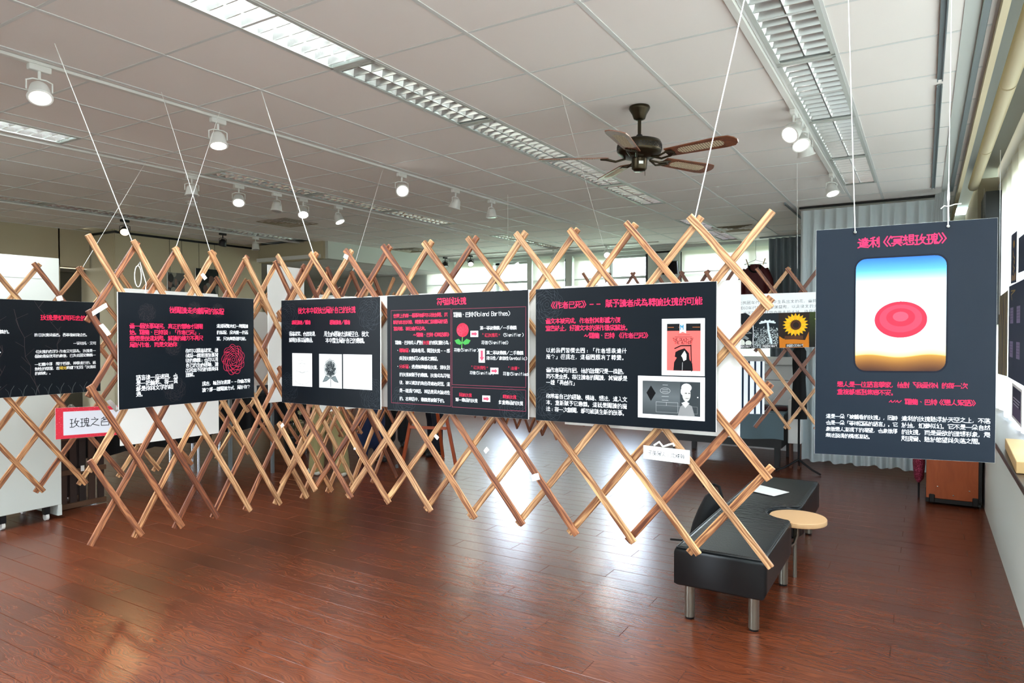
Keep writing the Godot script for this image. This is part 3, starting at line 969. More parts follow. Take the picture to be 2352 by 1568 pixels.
	fill(im, [o + z * Vector2(0.15, 0.14), o + z * Vector2(0.235, 0.36), o + z * Vector2(0.15, 0.60), o + z * Vector2(0.07, 0.36)], Color(0.03, 0.03, 0.04))
	var lg := Color(0.75, 0.76, 0.76)
	var E := []
	for i in 25: E.append(o + z * Vector2(0.40, 0.28) + Vector2(cos(TAU * i / 24) * 32, sin(TAU * i / 24) * 17))
	line(im, E, 1.6, lg)
	for q in [[0.40, 0.11, 16], [0.40, 0.25, 18], [0.40, 0.31, 20], [0.40, 0.45, 22], [0.40, 0.56, 20]]: seg(im, o + z * Vector2(q[0], q[1]) - Vector2(q[2], 0), o + z * Vector2(q[0], q[1]) + Vector2(q[2], 0), 1.8, lg)
	box_line(im, o.x + z.x * 0.24, o.y + z.y * 0.62, o.x + z.x * 0.62, o.y + z.y * 0.92, 1.4, lg)
	box_line(im, o.x + z.x * 0.24, o.y + z.y * 0.72, o.x + z.x * 0.95, o.y + z.y * 0.92, 1.4, Color(0.55, 0.56, 0.56))
	seg(im, o + z * Vector2(0.42, 0.62), o + z * Vector2(0.42, 0.72), 1.4, lg)
	fill(im, [o + z * Vector2(0.62, 1.0), o + z * Vector2(0.66, 0.74), o + z * Vector2(0.74, 0.60), o + z * Vector2(0.86, 0.70), o + z * Vector2(0.91, 1.0)], Color(0.5, 0.5, 0.5))
	fill(im, [o + z * Vector2(0.68, 0.62), o + z * Vector2(0.76, 0.56), o + z * Vector2(0.82, 0.62), o + z * Vector2(0.75, 0.76)], Color(0.72, 0.72, 0.72))
	disc(im, o + z * Vector2(0.765, 0.36), 26, 44, Color(0.70, 0.69, 0.67))
	disc(im, o + z * Vector2(0.765, 0.17), 32, 25, Color(0.84, 0.84, 0.83))
	disc(im, o + z * Vector2(0.70, 0.28), 12, 22, Color(0.80, 0.80, 0.79))
	for sx in [0.745, 0.80]: seg(im, o + z * Vector2(sx, 0.33), o + z * Vector2(sx + 0.025, 0.33), 4, Color(0.16, 0.15, 0.15))
	seg(im, o + z * Vector2(0.755, 0.48), o + z * Vector2(0.80, 0.48), 3, Color(0.35, 0.33, 0.32))
	disc(im, o + z * Vector2(0.955, 0.44), 4, 4, Color(0.9, 0.9, 0.9))
	return im

func art_floating() -> Image:                                # tall slate board with a framed picture: colour fields and a red oval
	var w := 876
	var h := 1240
	var im := canvas(w, h, Color(0.10, 0.132, 0.17))
	write(im, "達利《冥想玫瑰》", 0.245 * w, 0.068 * h, 56, Color(0.93, 0.17, 0.35), 0.115)
	var x0 := int(0.227 * w)
	var y0 := int(0.132 * h)
	var ww := int(0.523 * w)
	var hh := int(0.502 * h)
	var rim := Color(0.05, 0.07, 0.12)
	var sky := Gradient.new()
	sky.offsets = PackedFloat32Array([0.0, 0.12, 0.26, 0.36, 0.55, 0.75, 0.85, 0.862, 0.93, 1.0])
	sky.colors = PackedColorArray([Color(0.16, 0.36, 0.68), Color(0.32, 0.6, 0.82), Color(0.88, 0.95, 0.95), Color(0.72, 0.88, 0.93), Color(0.76, 0.9, 0.92), Color(0.95, 0.94, 0.85), Color(0.93, 0.80, 0.52), Color(0.66, 0.47, 0.2), Color(0.45, 0.29, 0.15), Color(0.24, 0.14, 0.11)])
	for y in hh:
		for x in ww:
			var dx := maxf(maxf(62.0 - x, x - (ww - 62.0)), 0.0)
			var dy := maxf(maxf(62.0 - y, y - (hh - 62.0)), 0.0)
			var r := Vector2(dx, dy).length()
			if r > 62.0: continue
			var edge := minf(minf(x, ww - x), minf(y, hh - y))
			im.set_pixel(x0 + x, y0 + y, rim if r > 53.0 or edge < 9 else sky.sample(float(y) / hh + 0.012 * sin(x * 0.021) * float(y > hh * 0.8)))
	var c := Vector2(0.4925 * w, 0.406 * h)
	disc(im, c, 128, 96, Color(0.80, 0.16, 0.24))
	disc(im, c + Vector2(0, -6), 104, 74, Color(0.87, 0.23, 0.31))
	disc(im, c + Vector2(0, -12), 70, 48, Color(0.80, 0.16, 0.24))
	disc(im, c + Vector2(0, -16), 38, 26, Color(0.89, 0.28, 0.36))
	var red := Color(0.88, 0.13, 0.30)
	write(im, "戀人是一位語言學家,他對『我愛你』的每一次", 0.132 * w, 0.686 * h, 30.2, red, 0.12)
	write(im, "重複都感到焦慮不安。", 0.132 * w, 0.7195 * h, 30.2, red, 0.12)
	write(im, "~~ 羅蘭・巴特《戀人絮語》", 0.432 * w, 0.757 * h, 31, red, 0.12)
	para(im, ["這是一朵「被觀看的玫瑰」,同時", "也是一朵「等待回答的語言」。它", "象徵戀人凝視下的渴望,也象徵那", "無法說清的情感凝結。"], 0.066 * w, 0.829 * h, 0.0285 * h, 24.3, PALE, 0.10)
	para(im, ["達利的玫瑰懸浮於天空之上,不落", "於地,如夢似幻。它不是一朵自然", "的玫瑰,而是愛欲的理想形象,超", "越現實、懸於慾望與失落之間。"], 0.503 * w, 0.829 * h, 0.0288 * h, 27, PALE, 0.10, {}, 1.02)
	return im

func art_died() -> Image:
	var w := 1240
	var h := 876
	var im := canvas(w, h, INK)
	var br := Color(0.26, 0.22, 0.23)
	for q in [[0.22, 0.02, 0.36, 0.95], [0.40, 0.1, 0.44, 0.98], [0.6, 0.0, 0.72, 0.7]]:                                 # bare twigs
		var g := RandomNumberGenerator.new()
		g.seed = int(q[0] * 100)
		var p := Vector2(q[0] * w, q[1] * h)
		var P := [p]
		for k in 9:
			p += Vector2(g.randf_range(-50, 70), h * (q[3] - q[1]) / 9.0)
			P.append(p)
			line(im, [p, p + Vector2(g.randf_range(-110, 110), -g.randf_range(30, 90))], 3, br)
		line(im, P, 4, br)
	for k in 12:                                                                        # blades of grass along the foot
		var x := 40.0 + k * 104
		line(im, [Vector2(x, h), Vector2(x + 10, h - 60), Vector2(x + 34, h - 100)], 4, Color(0.34, 0.36, 0.36))
		line(im, [Vector2(x, h), Vector2(x - 14, h - 50), Vector2(x - 36, h - 76)], 3, Color(0.28, 0.30, 0.31))
	write(im, "玫瑰是如何死去的?", 0.572 * w, 0.178 * h, 50, RED, 0.13)
	write(im, "昨日玫瑰徒留名,吾等僅能擁虛名。", 0.53 * w, 0.363 * h, 30, PALE, 0.13)
	write(im, "—安伯托・艾可", 0.80 * w, 0.456 * h, 30, PALE, 0.13)
	para(im, ["《玫瑰的名字》作者艾可認為,玫瑰是一", "個被過度使用的象徵,已失去固定意義—"], 0.53 * w, 0.54 * h, 0.049 * h, 30, PALE, 0.13)
	para(im, ["—如書中那些關于哲學、神學進行的、絕", "對性的辯證,在{陽光}照耀下如同「玫瑰枝", "的燃燒」。"], 0.53 * w, 0.674 * h, 0.047 * h, 30, PALE, 0.13, {"{": Color(0.86, 0.72, 0.25)})
	para(im, ["玫瑰是如何死去的", "昨日玫瑰徒留名。", "的象徵意義,是失去意義的。", "", "已失去固定的意義。", "玫瑰枝的燃燒,是人。", "神學進行的證,在{陽光}。", "", "使用的玫瑰。"], 0.04 * w, 0.233 * h, 0.0488 * h, 33, PALE, 0.13, {"{": Color(0.86, 0.72, 0.25)})
	return im

func art_banner() -> Image:                                  # white banner: three lines of small type over four pictures
	var w := 1100
	var h := 600
	var im := canvas(w, h, Color(0.92, 0.93, 0.93))
	para(im, ["  在民國年代的情境中生長出來的花,當時的人不是", "民國60年代野百合學運發起,以及後來的大", "學,在不同的年代指向民主的土地、待發聲、一方"], 60, 92, 58, 36, Color(0.45, 0.46, 0.47), 0.075, {}, 1.2)
	var y0 := 215
	im.fill_rect(Rect2i(250, y0, 250, 385), Color(0.10, 0.13, 0.16))
	var g := RandomNumberGenerator.new()
	g.seed = 12
	for k in 700:                                            # a crowd
		var v := g.randf_range(0.3, 0.9)
		disc(im, Vector2(g.randf_range(256, 494), y0 + 150 + pow(g.randf(), 0.7) * 228), 4, 5, Color(v * 0.95, v, v))
	line(im, [Vector2(390, y0 + 90), Vector2(400, y0 + 200), Vector2(430, y0 + 330)], 20, Color(0.85, 0.9, 0.92))        # a white flower standing in it
	for k in 6:
		var a := PI + PI * k / 5.0
		line(im, [Vector2(388, y0 + 95), Vector2(388, y0 + 95) + Vector2(cos(a) * 75, sin(a) * 28 + 12)], 16, Color(0.88, 0.92, 0.94))
	fill(im, [Vector2(70, 600), Vector2(40, 420), Vector2(48, 270), Vector2(90, 215), Vector2(170, 205), Vector2(232, 250), Vector2(246, 420), Vector2(240, 600)], Color(0.06, 0.08, 0.10))   # a dark hood, drawn in white lines
	var wl := Color(0.85, 0.88, 0.88)
	line(im, [Vector2(70, 300), Vector2(120, 320), Vector2(135, 345), Vector2(90, 335), Vector2(70, 300)], 3, wl)
	fill(im, [Vector2(165, 340), Vector2(205, 290), Vector2(210, 310), Vector2(195, 345)], wl)
	line(im, [Vector2(55, 430), Vector2(110, 400), Vector2(150, 395), Vector2(230, 430), Vector2(140, 440), Vector2(55, 430)], 3, wl)
	for k in 4: line(im, [Vector2(95 + k * 8, 520), Vector2(110 + k * 6, 475 + k * 8), Vector2(160, 455 + k * 10), Vector2(205 - k * 6, 490 + k * 4)], 3, wl)
	for q in [[60, 560, 40, 26], [130, 540, 34, 44], [200, 540, 32, 30]]: disc(im, Vector2(q[0], q[1]), q[2], q[3], Color(0.86, 0.87, 0.83))
	im.fill_rect(Rect2i(500, y0, 300, 385), Color(0.16, 0.10, 0.07))                             # a sunflower
	fill(im, [Vector2(510, 600), Vector2(505, 470), Vector2(545, 500), Vector2(760, 520), Vector2(796, 430), Vector2(800, 600)], Color(0.80, 0.47, 0.08))
	im.fill_rect(Rect2i(560, 470, 180, 40), Color(0.34, 0.20, 0.11))
	for k in 20:
		var a := TAU * k / 20.0
		var u := Vector2(cos(a), sin(a))
		var n := Vector2(-u.y, u.x)
		var c := Vector2(665, 350)
		fill(im, [c + u * 40, c + u * 84 + n * 20, c + u * 128, c + u * 84 - n * 20], Color(0.95, 0.76 - 0.06 * (k % 2), 0.08))
	disc(im, Vector2(668, 352), 52, 55, Color(0.30, 0.16, 0.07))
	disc(im, Vector2(670, 354), 30, 32, Color(0.14, 0.08, 0.05))
	for y in 385:
		var f := y / 385.0
		im.fill_rect(Rect2i(800, y0 + y, 300, 1), Color(0.20, 0.26, 0.08).lerp(Color(0.07, 0.06, 0.04), f))
	fill(im, [Vector2(850, 290), Vector2(910, 280), Vector2(960, 330), Vector2(950, 350), Vector2(890, 325)], Color(0.72, 0.80, 0.20))
	for q in [["民國60年代", 75], ["民國80年代", 330], ["民國100年代", 570]]:
		im.fill_rect(Rect2i(q[1], 560, 170, 36), Color(0.05, 0.05, 0.06))
		write(im, q[0], q[1] + 8, 578, 29, Color(0.95, 0.95, 0.95), 0.1)
	return im

func art_sign(s: String, w: int, h: int, size: float, rim := 0.0) -> Image:
	var im := canvas(w, h, Color(0.93, 0.94, 0.93))
	if rim > 0.0:
		im.fill(Color(0.82, 0.20, 0.27))
		var g := RandomNumberGenerator.new()
		g.seed = 3
		for k in 260: im.fill_rect(Rect2i(g.randi() % w, g.randi() % h, 3 + g.randi() % 7, 1 + g.randi() % 3), Color(0.92, 0.55, 0.56))
		im.fill_rect(Rect2i(int(rim), int(rim * 0.55), w - int(rim * 1.3), h - int(rim)), Color(0.84, 0.85, 0.88))
	write(im, s, (w - s.length() * size * 1.05) * 0.5, h * 0.5, size, Color(0.07, 0.08, 0.1), 0.07, 1.05)
	return im

func art_navy(w: int, h: int, gold: bool, notes: int) -> Image:
	var im := canvas(w, h, Color(0.13, 0.16, 0.28))
	var au := Color(0.66, 0.52, 0.28)
	var g := RandomNumberGenerator.new()
	g.seed = w + notes
	if gold:
		disc(im, Vector2(w * 0.5, h * 0.22), w * 0.12, w * 0.12, Color(0.78, 0.56, 0.16))
		for k in 9: line(im, [Vector2(w * (0.3 + 0.4 * g.randf()), h * (0.35 + 0.05 * k)), Vector2(w * (0.3 + 0.4 * g.randf()), h * (0.42 + 0.05 * k))], w * 0.05, au)
		fill(im, [Vector2(w * 0.1, h * 0.95), Vector2(w * 0.2, h * 0.82), Vector2(w * 0.5, h * 0.86), Vector2(w * 0.9, h * 0.78), Vector2(w * 0.9, h * 0.95)], Color(0.62, 0.48, 0.36))
	for k in notes:
		var p := Vector2(w * (0.08 + 0.34 * (k % 2)), h * (0.24 + 0.36 * (k / 2)))
		im.fill_rect(Rect2i(int(p.x), int(p.y), int(w * 0.17), int(h * 0.17)), Color(0.52, 0.46, 0.62))
		for j in 4: im.fill_rect(Rect2i(int(p.x) + 6, int(p.y + h * 0.03 * (j + 1)), int(w * 0.14), 2), Color(0.3, 0.26, 0.4))
	if notes: line(im, [Vector2(w * 0.12, h * 0.06), Vector2(w * 0.34, h * 0.07), Vector2(w * 0.12, h * 0.10), Vector2(w * 0.18, h * 0.16)], 7, au)
	return im

func art_stripes(w: int, h: int, n: int, a: Color, b: Color, duty: float, rough := 0.0) -> Image:
	var im := canvas(w, h, a)
	var g := RandomNumberGenerator.new()
	g.seed = n
	for k in n:
		var x := (k + 0.5) * w / n
		if rough == 0.0: im.fill_rect(Rect2i(int(x - duty * w / n * 0.5), 0, int(duty * w / n), h), b)
		else:
			var P := []
			for j in 9: P.append(Vector2(x + g.randf_range(-rough, rough) * w, h * j / 8.0))
			line(im, P, duty * w / n, b.lerp(Color(0.75, 0.66, 0.4), g.randf()))
	return im
# ------------------------------------------------------------------ the scene
func _ready() -> void:
	rng.seed = 7
	var cam := Camera3D.new()
	cam.name = "camera"
	add_child(cam)
	cam.position = Vector3(0, EYE, 0)
	cam.rotation = Vector3(deg_to_rad(-0.99), deg_to_rad(31.15), 0)
	cam.fov = 53.13
	cam.near = 0.05
	cam.far = 200.0
	var ca := CameraAttributesPhysical.new()
	ca.frustum_focal_length = 24.0
	ca.frustum_focus_distance = 3.3
	ca.frustum_near = 0.05
	ca.frustum_far = 200.0
	ca.exposure_aperture = 9.0
	cam.attributes = ca
	cam.current = true
	var env := Environment.new()
	var sky := Sky.new()
	var sm := ProceduralSkyMaterial.new()
	sm.sky_top_color = Color(0.78, 0.87, 0.97)
	sm.sky_horizon_color = Color(0.95, 0.97, 0.97)
	sm.ground_horizon_color = Color(0.80, 0.82, 0.78)
	sm.ground_bottom_color = Color(0.62, 0.62, 0.58)
	sm.sky_energy_multiplier = 3.0
	sm.ground_energy_multiplier = 1.8
	sky.sky_material = sm
	env.background_mode = Environment.BG_SKY
	env.sky = sky
	env.tonemap_mode = Environment.TONE_MAPPER_LINEAR
	env.tonemap_exposure = 1.95
	env.sdfgi_enabled = true
	env.ssao_enabled = true
	env.ssil_enabled = true
	var we := WorldEnvironment.new()
	we.name = "surroundings"
	we.environment = env
	add_child(we)
	make_materials()
	make_lettering()
	room()
	ceiling_fittings()
	trellises()
	boards()
	bench()
	right_side()
	far_side()
	left_side()
	outdoors()

func seen_from_camera(p: Vector3, margin := 0.12) -> float:          # depth if within the picture's cone, else -1
	var q := Basis.from_euler(Vector3(deg_to_rad(-0.99), deg_to_rad(31.15), 0)).inverse() * (p - Vector3(0, EYE, 0))
	if q.z > -0.2: return -1.0
	if absf(q.x / q.z) > 0.75 + margin or absf(q.y / q.z) > 0.5 + margin: return -1.0
	return -q.z

# ------------------------------------------------------------------ room
const GRID_X := [-10.45, -9.95, -9.35, -8.75, -8.45, -7.85, -7.25, -6.65, -6.05, -5.69, -5.40, -5.206, -4.606, -4.006, -3.406, -2.806, -2.506, -1.906, -1.306, -0.703, -0.403, 0.17, 0.27]
func grid_z(i: int) -> float: return -(2.128 + 0.6003 * i)
const FITTINGS := [   # x of the row, middle (in grid steps), lit
	[-0.553, 2, 0], [-0.553, 4, 0], [-0.553, 6, 0], [-0.553, 8, 0], [-0.553, 0, 1], [-0.553, -2, 1], [-0.553, -4, 1],
	[-2.656, 0, 1], [-2.656, 2, 0], [-2.656, 4, 0], [-2.656, 6, 0], [-2.656, 8, 0], [-2.656, -2, 1], [-2.656, -4, 1],
	[-5.545, 0, 1], [-5.545, 4, 0], [-5.545, 6, 0], [-5.545, 8, 0], [-5.545, -2, 1], [-5.545, -4, 1],
	[-8.6, 2, 0], [-8.6, 4, 0], [-8.6, 6, 0], [-8.6, 8, 0],
	[-2.656, 12, 0], [-2.656, 14, 0], [-5.545, 12, 0], [-5.545, 14, 0]]

func room() -> void:
	# floor: planks laid across the room, each a piece of its own where it can be told apart
	var fl := structure("floor")
	part("slab", MB.new().box(Vector3(-6.2, -0.07, -4.0), Vector3(14.2, 0.12, 15.4)), mat(Color(0.2, 0.1, 0.07), 0.8), fl)
	var pw := 0.153
	var pl := 1.221
	var meshes := []
	for k in 6:
		var b := MB.new()
		var e := 0.0016
		var hx := pl * 0.5 - 0.0004
		var hz := pw * 0.5 - 0.0004
		var y := 0.0
		var u0 := rng.randf()
		var r := Rect2(u0, 0, 0.9, 1.0)
		var A := [Vector3(-hx, -0.0012, hz), Vector3(hx, -0.0012, hz), Vector3(hx, -0.0012, -hz), Vector3(-hx, -0.0012, -hz)]
		var B := [Vector3(-hx + e, y, hz - e), Vector3(hx - e, y, hz - e), Vector3(hx - e, y, -hz + e), Vector3(-hx + e, y, -hz + e)]
		b.quad(B[0], B[1], B[2], B[3])
		for j in 4: b.quad(A[j], A[(j + 1) % 4], B[(j + 1) % 4], B[j])
		for i in b.v.size(): b.t[i] = Vector2((b.v[i].z + hz) / pw + u0, b.v[i].x / pl * 1.0 + u0)
		meshes.append(b.mesh())
	var near := []
	var rest := MB.new()
	for row in range(-24, 44):
		var z := -4.92 - (row - 0) * pw + 0.0
		if z < -11.3 or z > 3.4: continue
		var off := fposmod(row, 3) * pl / 3.0
		for c in range(-11, 2):
			var x := 0.275 - pl * 0.5 + off + c * pl
			var x0 := maxf(x - pl * 0.5, -13.0)
			var x1 := minf(x + pl * 0.5, 0.5)
			if x1 - x0 < 0.05: continue
			var whole := x1 - x0 > pl - 0.01
			var d := -1.0
			for q in [Vector3(x0, 0, z), Vector3(x1, 0, z), Vector3(x, 0, z)]: d = maxf(d, seen_from_camera(q, 0.05))
			if whole and d > 0 and d < 9.5: near.append([d, x, z])
			else: rest.quad(Vector3(x0 + 0.001, 0, z + pw * 0.5 - 0.001), Vector3(x1 - 0.001, 0, z + pw * 0.5 - 0.001), Vector3(x1 - 0.001, 0, z - pw * 0.5 + 0.001), Vector3(x0 + 0.001, 0, z - pw * 0.5 + 0.001), Rect2(rng.randf(), rng.randf(), 1, 1))
	near.sort_custom(func(a, b): return a[0] < b[0])
	for i in near.size():
		var q: Array = near[i]
		if i < 298:
			var o := obj("plank", meshes[rng.randi() % 6], M.planks[rng.randi() % 4], fl)
			o.position = Vector3(q[1], 0, q[2])
		else: rest.quad(Vector3(q[1] - pl * 0.5 + 0.001, 0, q[2] + pw * 0.5 - 0.001), Vector3(q[1] + pl * 0.5 - 0.001, 0, q[2] + pw * 0.5 - 0.001), Vector3(q[1] + pl * 0.5 - 0.001, 0, q[2] - pw * 0.5 + 0.001), Vector3(q[1] - pl * 0.5 + 0.001, 0, q[2] - pw * 0.5 + 0.001))
	for i in range(0, rest.t.size(), 4):                     # grain along the plank
		var q := [rest.t[i], rest.t[i + 1], rest.t[i + 2], rest.t[i + 3]]
		var o: Vector2 = q[3]
		rest.t[i] = o + Vector2(1, 0)
		rest.t[i + 1] = o + Vector2(1, 1)
		rest.t[i + 2] = o + Vector2(0, 1)
		rest.t[i + 3] = o
	part("far_planks", rest, M.planks[0], fl).set_meta("kind", "stuff")
	# ceiling: a slab, lay-in tiles and the bars that carry them
	var ce := structure("ceiling")
	part("slab", MB.new().box(Vector3(-6.3, 3.22, -4.0), Vector3(13.2, 0.12, 15.4)), M.white, ce)
	var taken := {}
	for f in FITTINGS:
		for k in [-1, 0]: taken["%.2f_%d" % [f[0], int(f[1]) + k]] = true
	var tm: StandardMaterial3D = M.tile
	var cells := []
	for a in GRID_X.size() - 1:
		for i in range(-9, 16):
			var z0 := grid_z(i)
			var z1 := maxf(grid_z(i + 1), -11.4)
			var xm: float = (GRID_X[a] + GRID_X[a + 1]) * 0.5
			if xm < -8.3 and z0 < -7.5: continue
			if xm < -9.85 and z0 < -5.0: continue
			var skip := false
			for rx in [-0.553, -2.656, -5.545, -8.6]:
				if absf(xm - rx) < 0.05 and taken.has("%.2f_%d" % [rx, i]): skip = true
			if skip: continue
			var c := Vector3(xm, CEIL + 0.009, (z0 + z1) * 0.5)
			var s := Vector3(GRID_X[a + 1] - GRID_X[a] - 0.016, 0.014, z0 - z1 - 0.012)
			if s.x < 0.05: continue
			var d := seen_from_camera(c, 0.1)
			cells.append([d if d > 0 else 99.0, c, s])
	cells.sort_custom(func(a, b): return a[0] < b[0])
	var shared := {}
	var rest_t := MB.new()
	for i in cells.size():
		var q: Array = cells[i]
		if i < 296 and q[0] < 90.0:
			var key := "%.2f %.2f" % [q[2].x, q[2].z]
			if not shared.has(key): shared[key] = MB.new().box(Vector3.ZERO, q[2], Basis.IDENTITY, 0.002).mesh()
			var o := obj("ceiling_tile", shared[key], tm, ce)
			o.position = q[1] + Vector3(0, rng.randf_range(-0.0012, 0.0012), 0)
		else: rest_t.box(q[1], q[2])
	part("far_tiles", rest_t, tm, ce).set_meta("kind", "stuff")
	for x in GRID_X:
		var z1 := -11.4 if x > -8.3 else (-7.85 if x > -9.85 else -5.4)
		part("ceiling_bar", MB.new().box(Vector3(x, CEIL + 0.0, (3.4 + z1) * 0.5), Vector3(0.022, 0.005, 3.4 - z1)), M.bar, ce)
	for i in range(-9, 16):
		var z := grid_z(i)
		var x0 := -8.3 if z < -7.85 else (-9.85 if z < -5.4 else -10.45)
		part("ceiling_bar", MB.new().box(Vector3((0.27 + x0) * 0.5, CEIL + 0.001, z), Vector3(0.27 - x0, 0.004, 0.016)), M.bar, ce)
	part("flat_strip", MB.new().box(Vector3(0.175, CEIL - 0.001, -4.0), Vector3(0.075, 0.006, 14.8)), M.frame_white, ce)
	# right wall: low wall, stone sill, windows behind blinds, pocket above for the roller tubes
	var wr := structure("wall_right")
	part("low_wall", MB.new().box(Vector3(0.63, 0.385, -2.7), Vector3(0.32, 0.77, 12.4)), M.wall_white, wr)
	part("pier", MB.new().box(Vector3(0.53, 0.39, -7.9), Vector3(0.12, 0.78, 1.4)), M.white, wr)
	part("end_wall", MB.new().box(Vector3(0.63, 1.6, -10.12), Vector3(0.32, 3.2, 2.66)), M.wall, wr)
	part("dark_opening", MB.new().box(Vector3(0.60, 2.30, -8.45), Vector3(0.20, 1.30, 0.66)), M.frame_dark, wr)
	part("lintel", MB.new().box(Vector3(0.72, 3.13, -2.7), Vector3(0.14, 0.36, 12.4)), M.cream, wr)
	part("pocket_top", MB.new().box(Vector3(0.53, 3.34, -4.0), Vector3(0.56, 0.06, 15.0)), M.grey_wall, wr)
	part("edge_beam", MB.new().box(Vector3(0.285, 3.10, -4.0), Vector3(0.03, 0.24, 14.8)), M.cream, wr)
	var si := structure("trim_1")
	part("stone_sill", MB.new().box(Vector3(0.60, 0.79, -2.7), Vector3(0.34, 0.04, 12.4), Basis.IDENTITY, 0.004), mat(Color(0.20, 0.145, 0.115), 0.35), si)
	for k in 8:
		var w := structure("window_%d" % (k + 1))
		var z0 := 3.2 - k * 1.5
		var fr := MB.new()
		for q in [[z0, 0.05], [z0 - 1.5, 0.05]]: fr.box(Vector3(0.73, 1.88, q[0]), Vector3(0.06, 2.14, q[1]))
		for y in [0.83, 2.3, 2.93]: fr.box(Vector3(0.73, y, z0 - 0.75), Vector3(0.05, 0.05, 1.5))
		part("window_frame", fr, M.frame_white, w)
		part("pane", MB.new().box(Vector3(0.735, 1.56, z0 - 0.75), Vector3(0.006, 1.42, 1.45)), M.glass, w)
		part("pane", MB.new().box(Vector3(0.735, 2.61, z0 - 0.75), Vector3(0.006, 0.58, 1.45)), M.glass, w)
	# wall behind the camera
	var wb := structure("wall_back")
	part("sill_wall", MB.new().box(Vector3(-6.2, 0.43, 3.6), Vector3(14.2, 0.86, 0.2)), M.wall_white, wb)
	part("lintel", MB.new().box(Vector3(-6.2, 3.09, 3.6), Vector3(14.2, 0.32, 0.2)), M.wall_white, wb)
	for q in [[-13.3, -10.2], [-7.8, -7.4], [-5.0, 0.9]]: part("wall_face", MB.new().box(Vector3((q[0] + q[1]) * 0.5, 1.9, 3.6), Vector3(q[1] - q[0], 2.1, 0.2)), M.wall_white, wb)
	for k in 2:
		var w := structure("window_%d" % (20 + k))
		var xm := -9.0 + k * 2.8
		var fr := MB.new()
		for x in [-1.18, 0.0, 1.18]: fr.box(Vector3(xm + x, 1.9, 3.62), Vector3(0.05, 2.06, 0.06))
		for y in [0.88, 2.9]: fr.box(Vector3(xm, y, 3.62), Vector3(2.4, 0.05, 0.06))
		part("window_frame", fr, M.frame_white, w)
		for x in [-0.59, 0.59]: part("pane", MB.new().box(Vector3(xm + x, 1.89, 3.62), Vector3(1.13, 1.98, 0.006)), M.glass, w)
	# left walls
	var wl := structure("wall_left")
	part("wall_face", MB.new().box(Vector3(-10.55, 1.5, -0.73), Vector3(0.2, 3.3, 8.46)), M.wall, wl)
	part("wall_face", MB.new().box(Vector3(-10.55, 2.78, -5.15), Vector3(0.2, 0.56, 0.42)), M.wall, wl)
	part("wall_return", MB.new().box(Vector3(-11.41, 1.6, -5.49), Vector3(3.08, 3.3, 0.20)), M.wall, wl)
	part("wall_face", MB.new().box(Vector3(-9.95, 1.6, -6.65), Vector3(0.2, 3.3, 2.5)), M.wall, wl)
	part("wall_return", MB.new().box(Vector3(-11.5, 1.6, -7.8), Vector3(3.2, 3.3, 0.2)), M.wall, wl)
	part("far_face", MB.new().box(Vector3(-13.1, 1.6, -9.6), Vector3(0.2, 3.3, 3.8)), M.wall, wl)
	part("beam", MB.new().box(Vector3(-9.1, 2.90, -7.93), Vector3(1.6, 0.30, 0.16)), M.wall, wl)
	part("beam", MB.new().box(Vector3(-8.32, 2.90, -9.65), Vector3(0.16, 0.30, 3.5)), M.wall_white, wl)
	part("low_ceiling", MB.new().box(Vector3(-10.75, 2.79, -9.6), Vector3(4.8, 0.06, 3.6)), M.white, wl)
	var dr := structure("door_1")
	part("door_leaf", MB.new().box(Vector3(-10.75, 1.24, -5.17), Vector3(0.05, 2.48, 0.42)), mat(Color(0.30, 0.29, 0.25), 0.7), dr)
	part("door_frame", MB.new().box(Vector3(-10.68, 2.46, -5.17), Vector3(0.12, 0.05, 0.42)), mat(Color(0.38, 0.36, 0.31), 0.6), dr)
	var rail := structure("trim_2")
	part("picture_rail", MB.new().box(Vector3(-9.835, 2.985, -6.65), Vector3(0.025, 0.03, 2.5)), M.dark_metal, rail)
	part("picture_rail", MB.new().box(Vector3(-10.1, 2.985, -5.375), Vector3(0.65, 0.03, 0.025)), M.dark_metal, rail)
	# far wall with windows
	var wf := structure("wall_far")
	part("sill_wall", MB.new().box(Vector3(-6.2, 0.43, -11.52), Vector3(14.2, 0.86, 0.24)), M.wall_white, wf)
	part("lintel", MB.new().box(Vector3(-6.2, 3.06, -11.52), Vector3(14.2, 0.28, 0.24)), M.wall_white, wf)
	for q in [[-13.2, -8.98], [-4.13, -3.56], [-1.25, 0.9]]: part("wall_face", MB.new().box(Vector3((q[0] + q[1]) * 0.5, 1.9, -11.52), Vector3(q[1] - q[0], 2.1, 0.24)), M.wall_white, wf)
	part("column", MB.new().box(Vector3(-6.47, 1.9, -11.44), Vector3(0.10, 2.1, 0.2)), M.wall_white, wf)
	part("column", MB.new().box(Vector3(-5.63, 1.9, -11.44), Vector3(0.13, 2.1, 0.2)), M.wall_white, wf)
	part("wall_rail", MB.new().box(Vector3(-5.6, 2.99, -11.2), Vector3(6.2, 0.05, 0.05)), M.frame_white, wf)
	var n := 9
	for q in [[-8.98, -7.27], [-7.27, -6.52], [-6.42, -5.70], [-5.56, -4.86], [-4.86, -4.13], [-3.56, -2.4], [-2.4, -1.25]]:
		var w := structure("window_%d" % n)
		n += 1
		var fr := MB.new()
		var dark: bool = q[1] == -5.70 or q[1] == -4.13 or q[0] == -3.56
		for y in [0.88, 2.53, 2.90]: fr.box(Vector3((q[0] + q[1]) * 0.5, y, -11.5), Vector3(q[1] - q[0], 0.045, 0.06))
		fr.box(Vector3(q[0] + 0.02, 1.9, -11.5), Vector3(0.05, 2.06, 0.06))
		fr.box(Vector3(q[1] - 0.02, 1.9, -11.5), Vector3(0.05, 2.06, 0.06))
		part("window_frame", fr, M.frame_white, w)
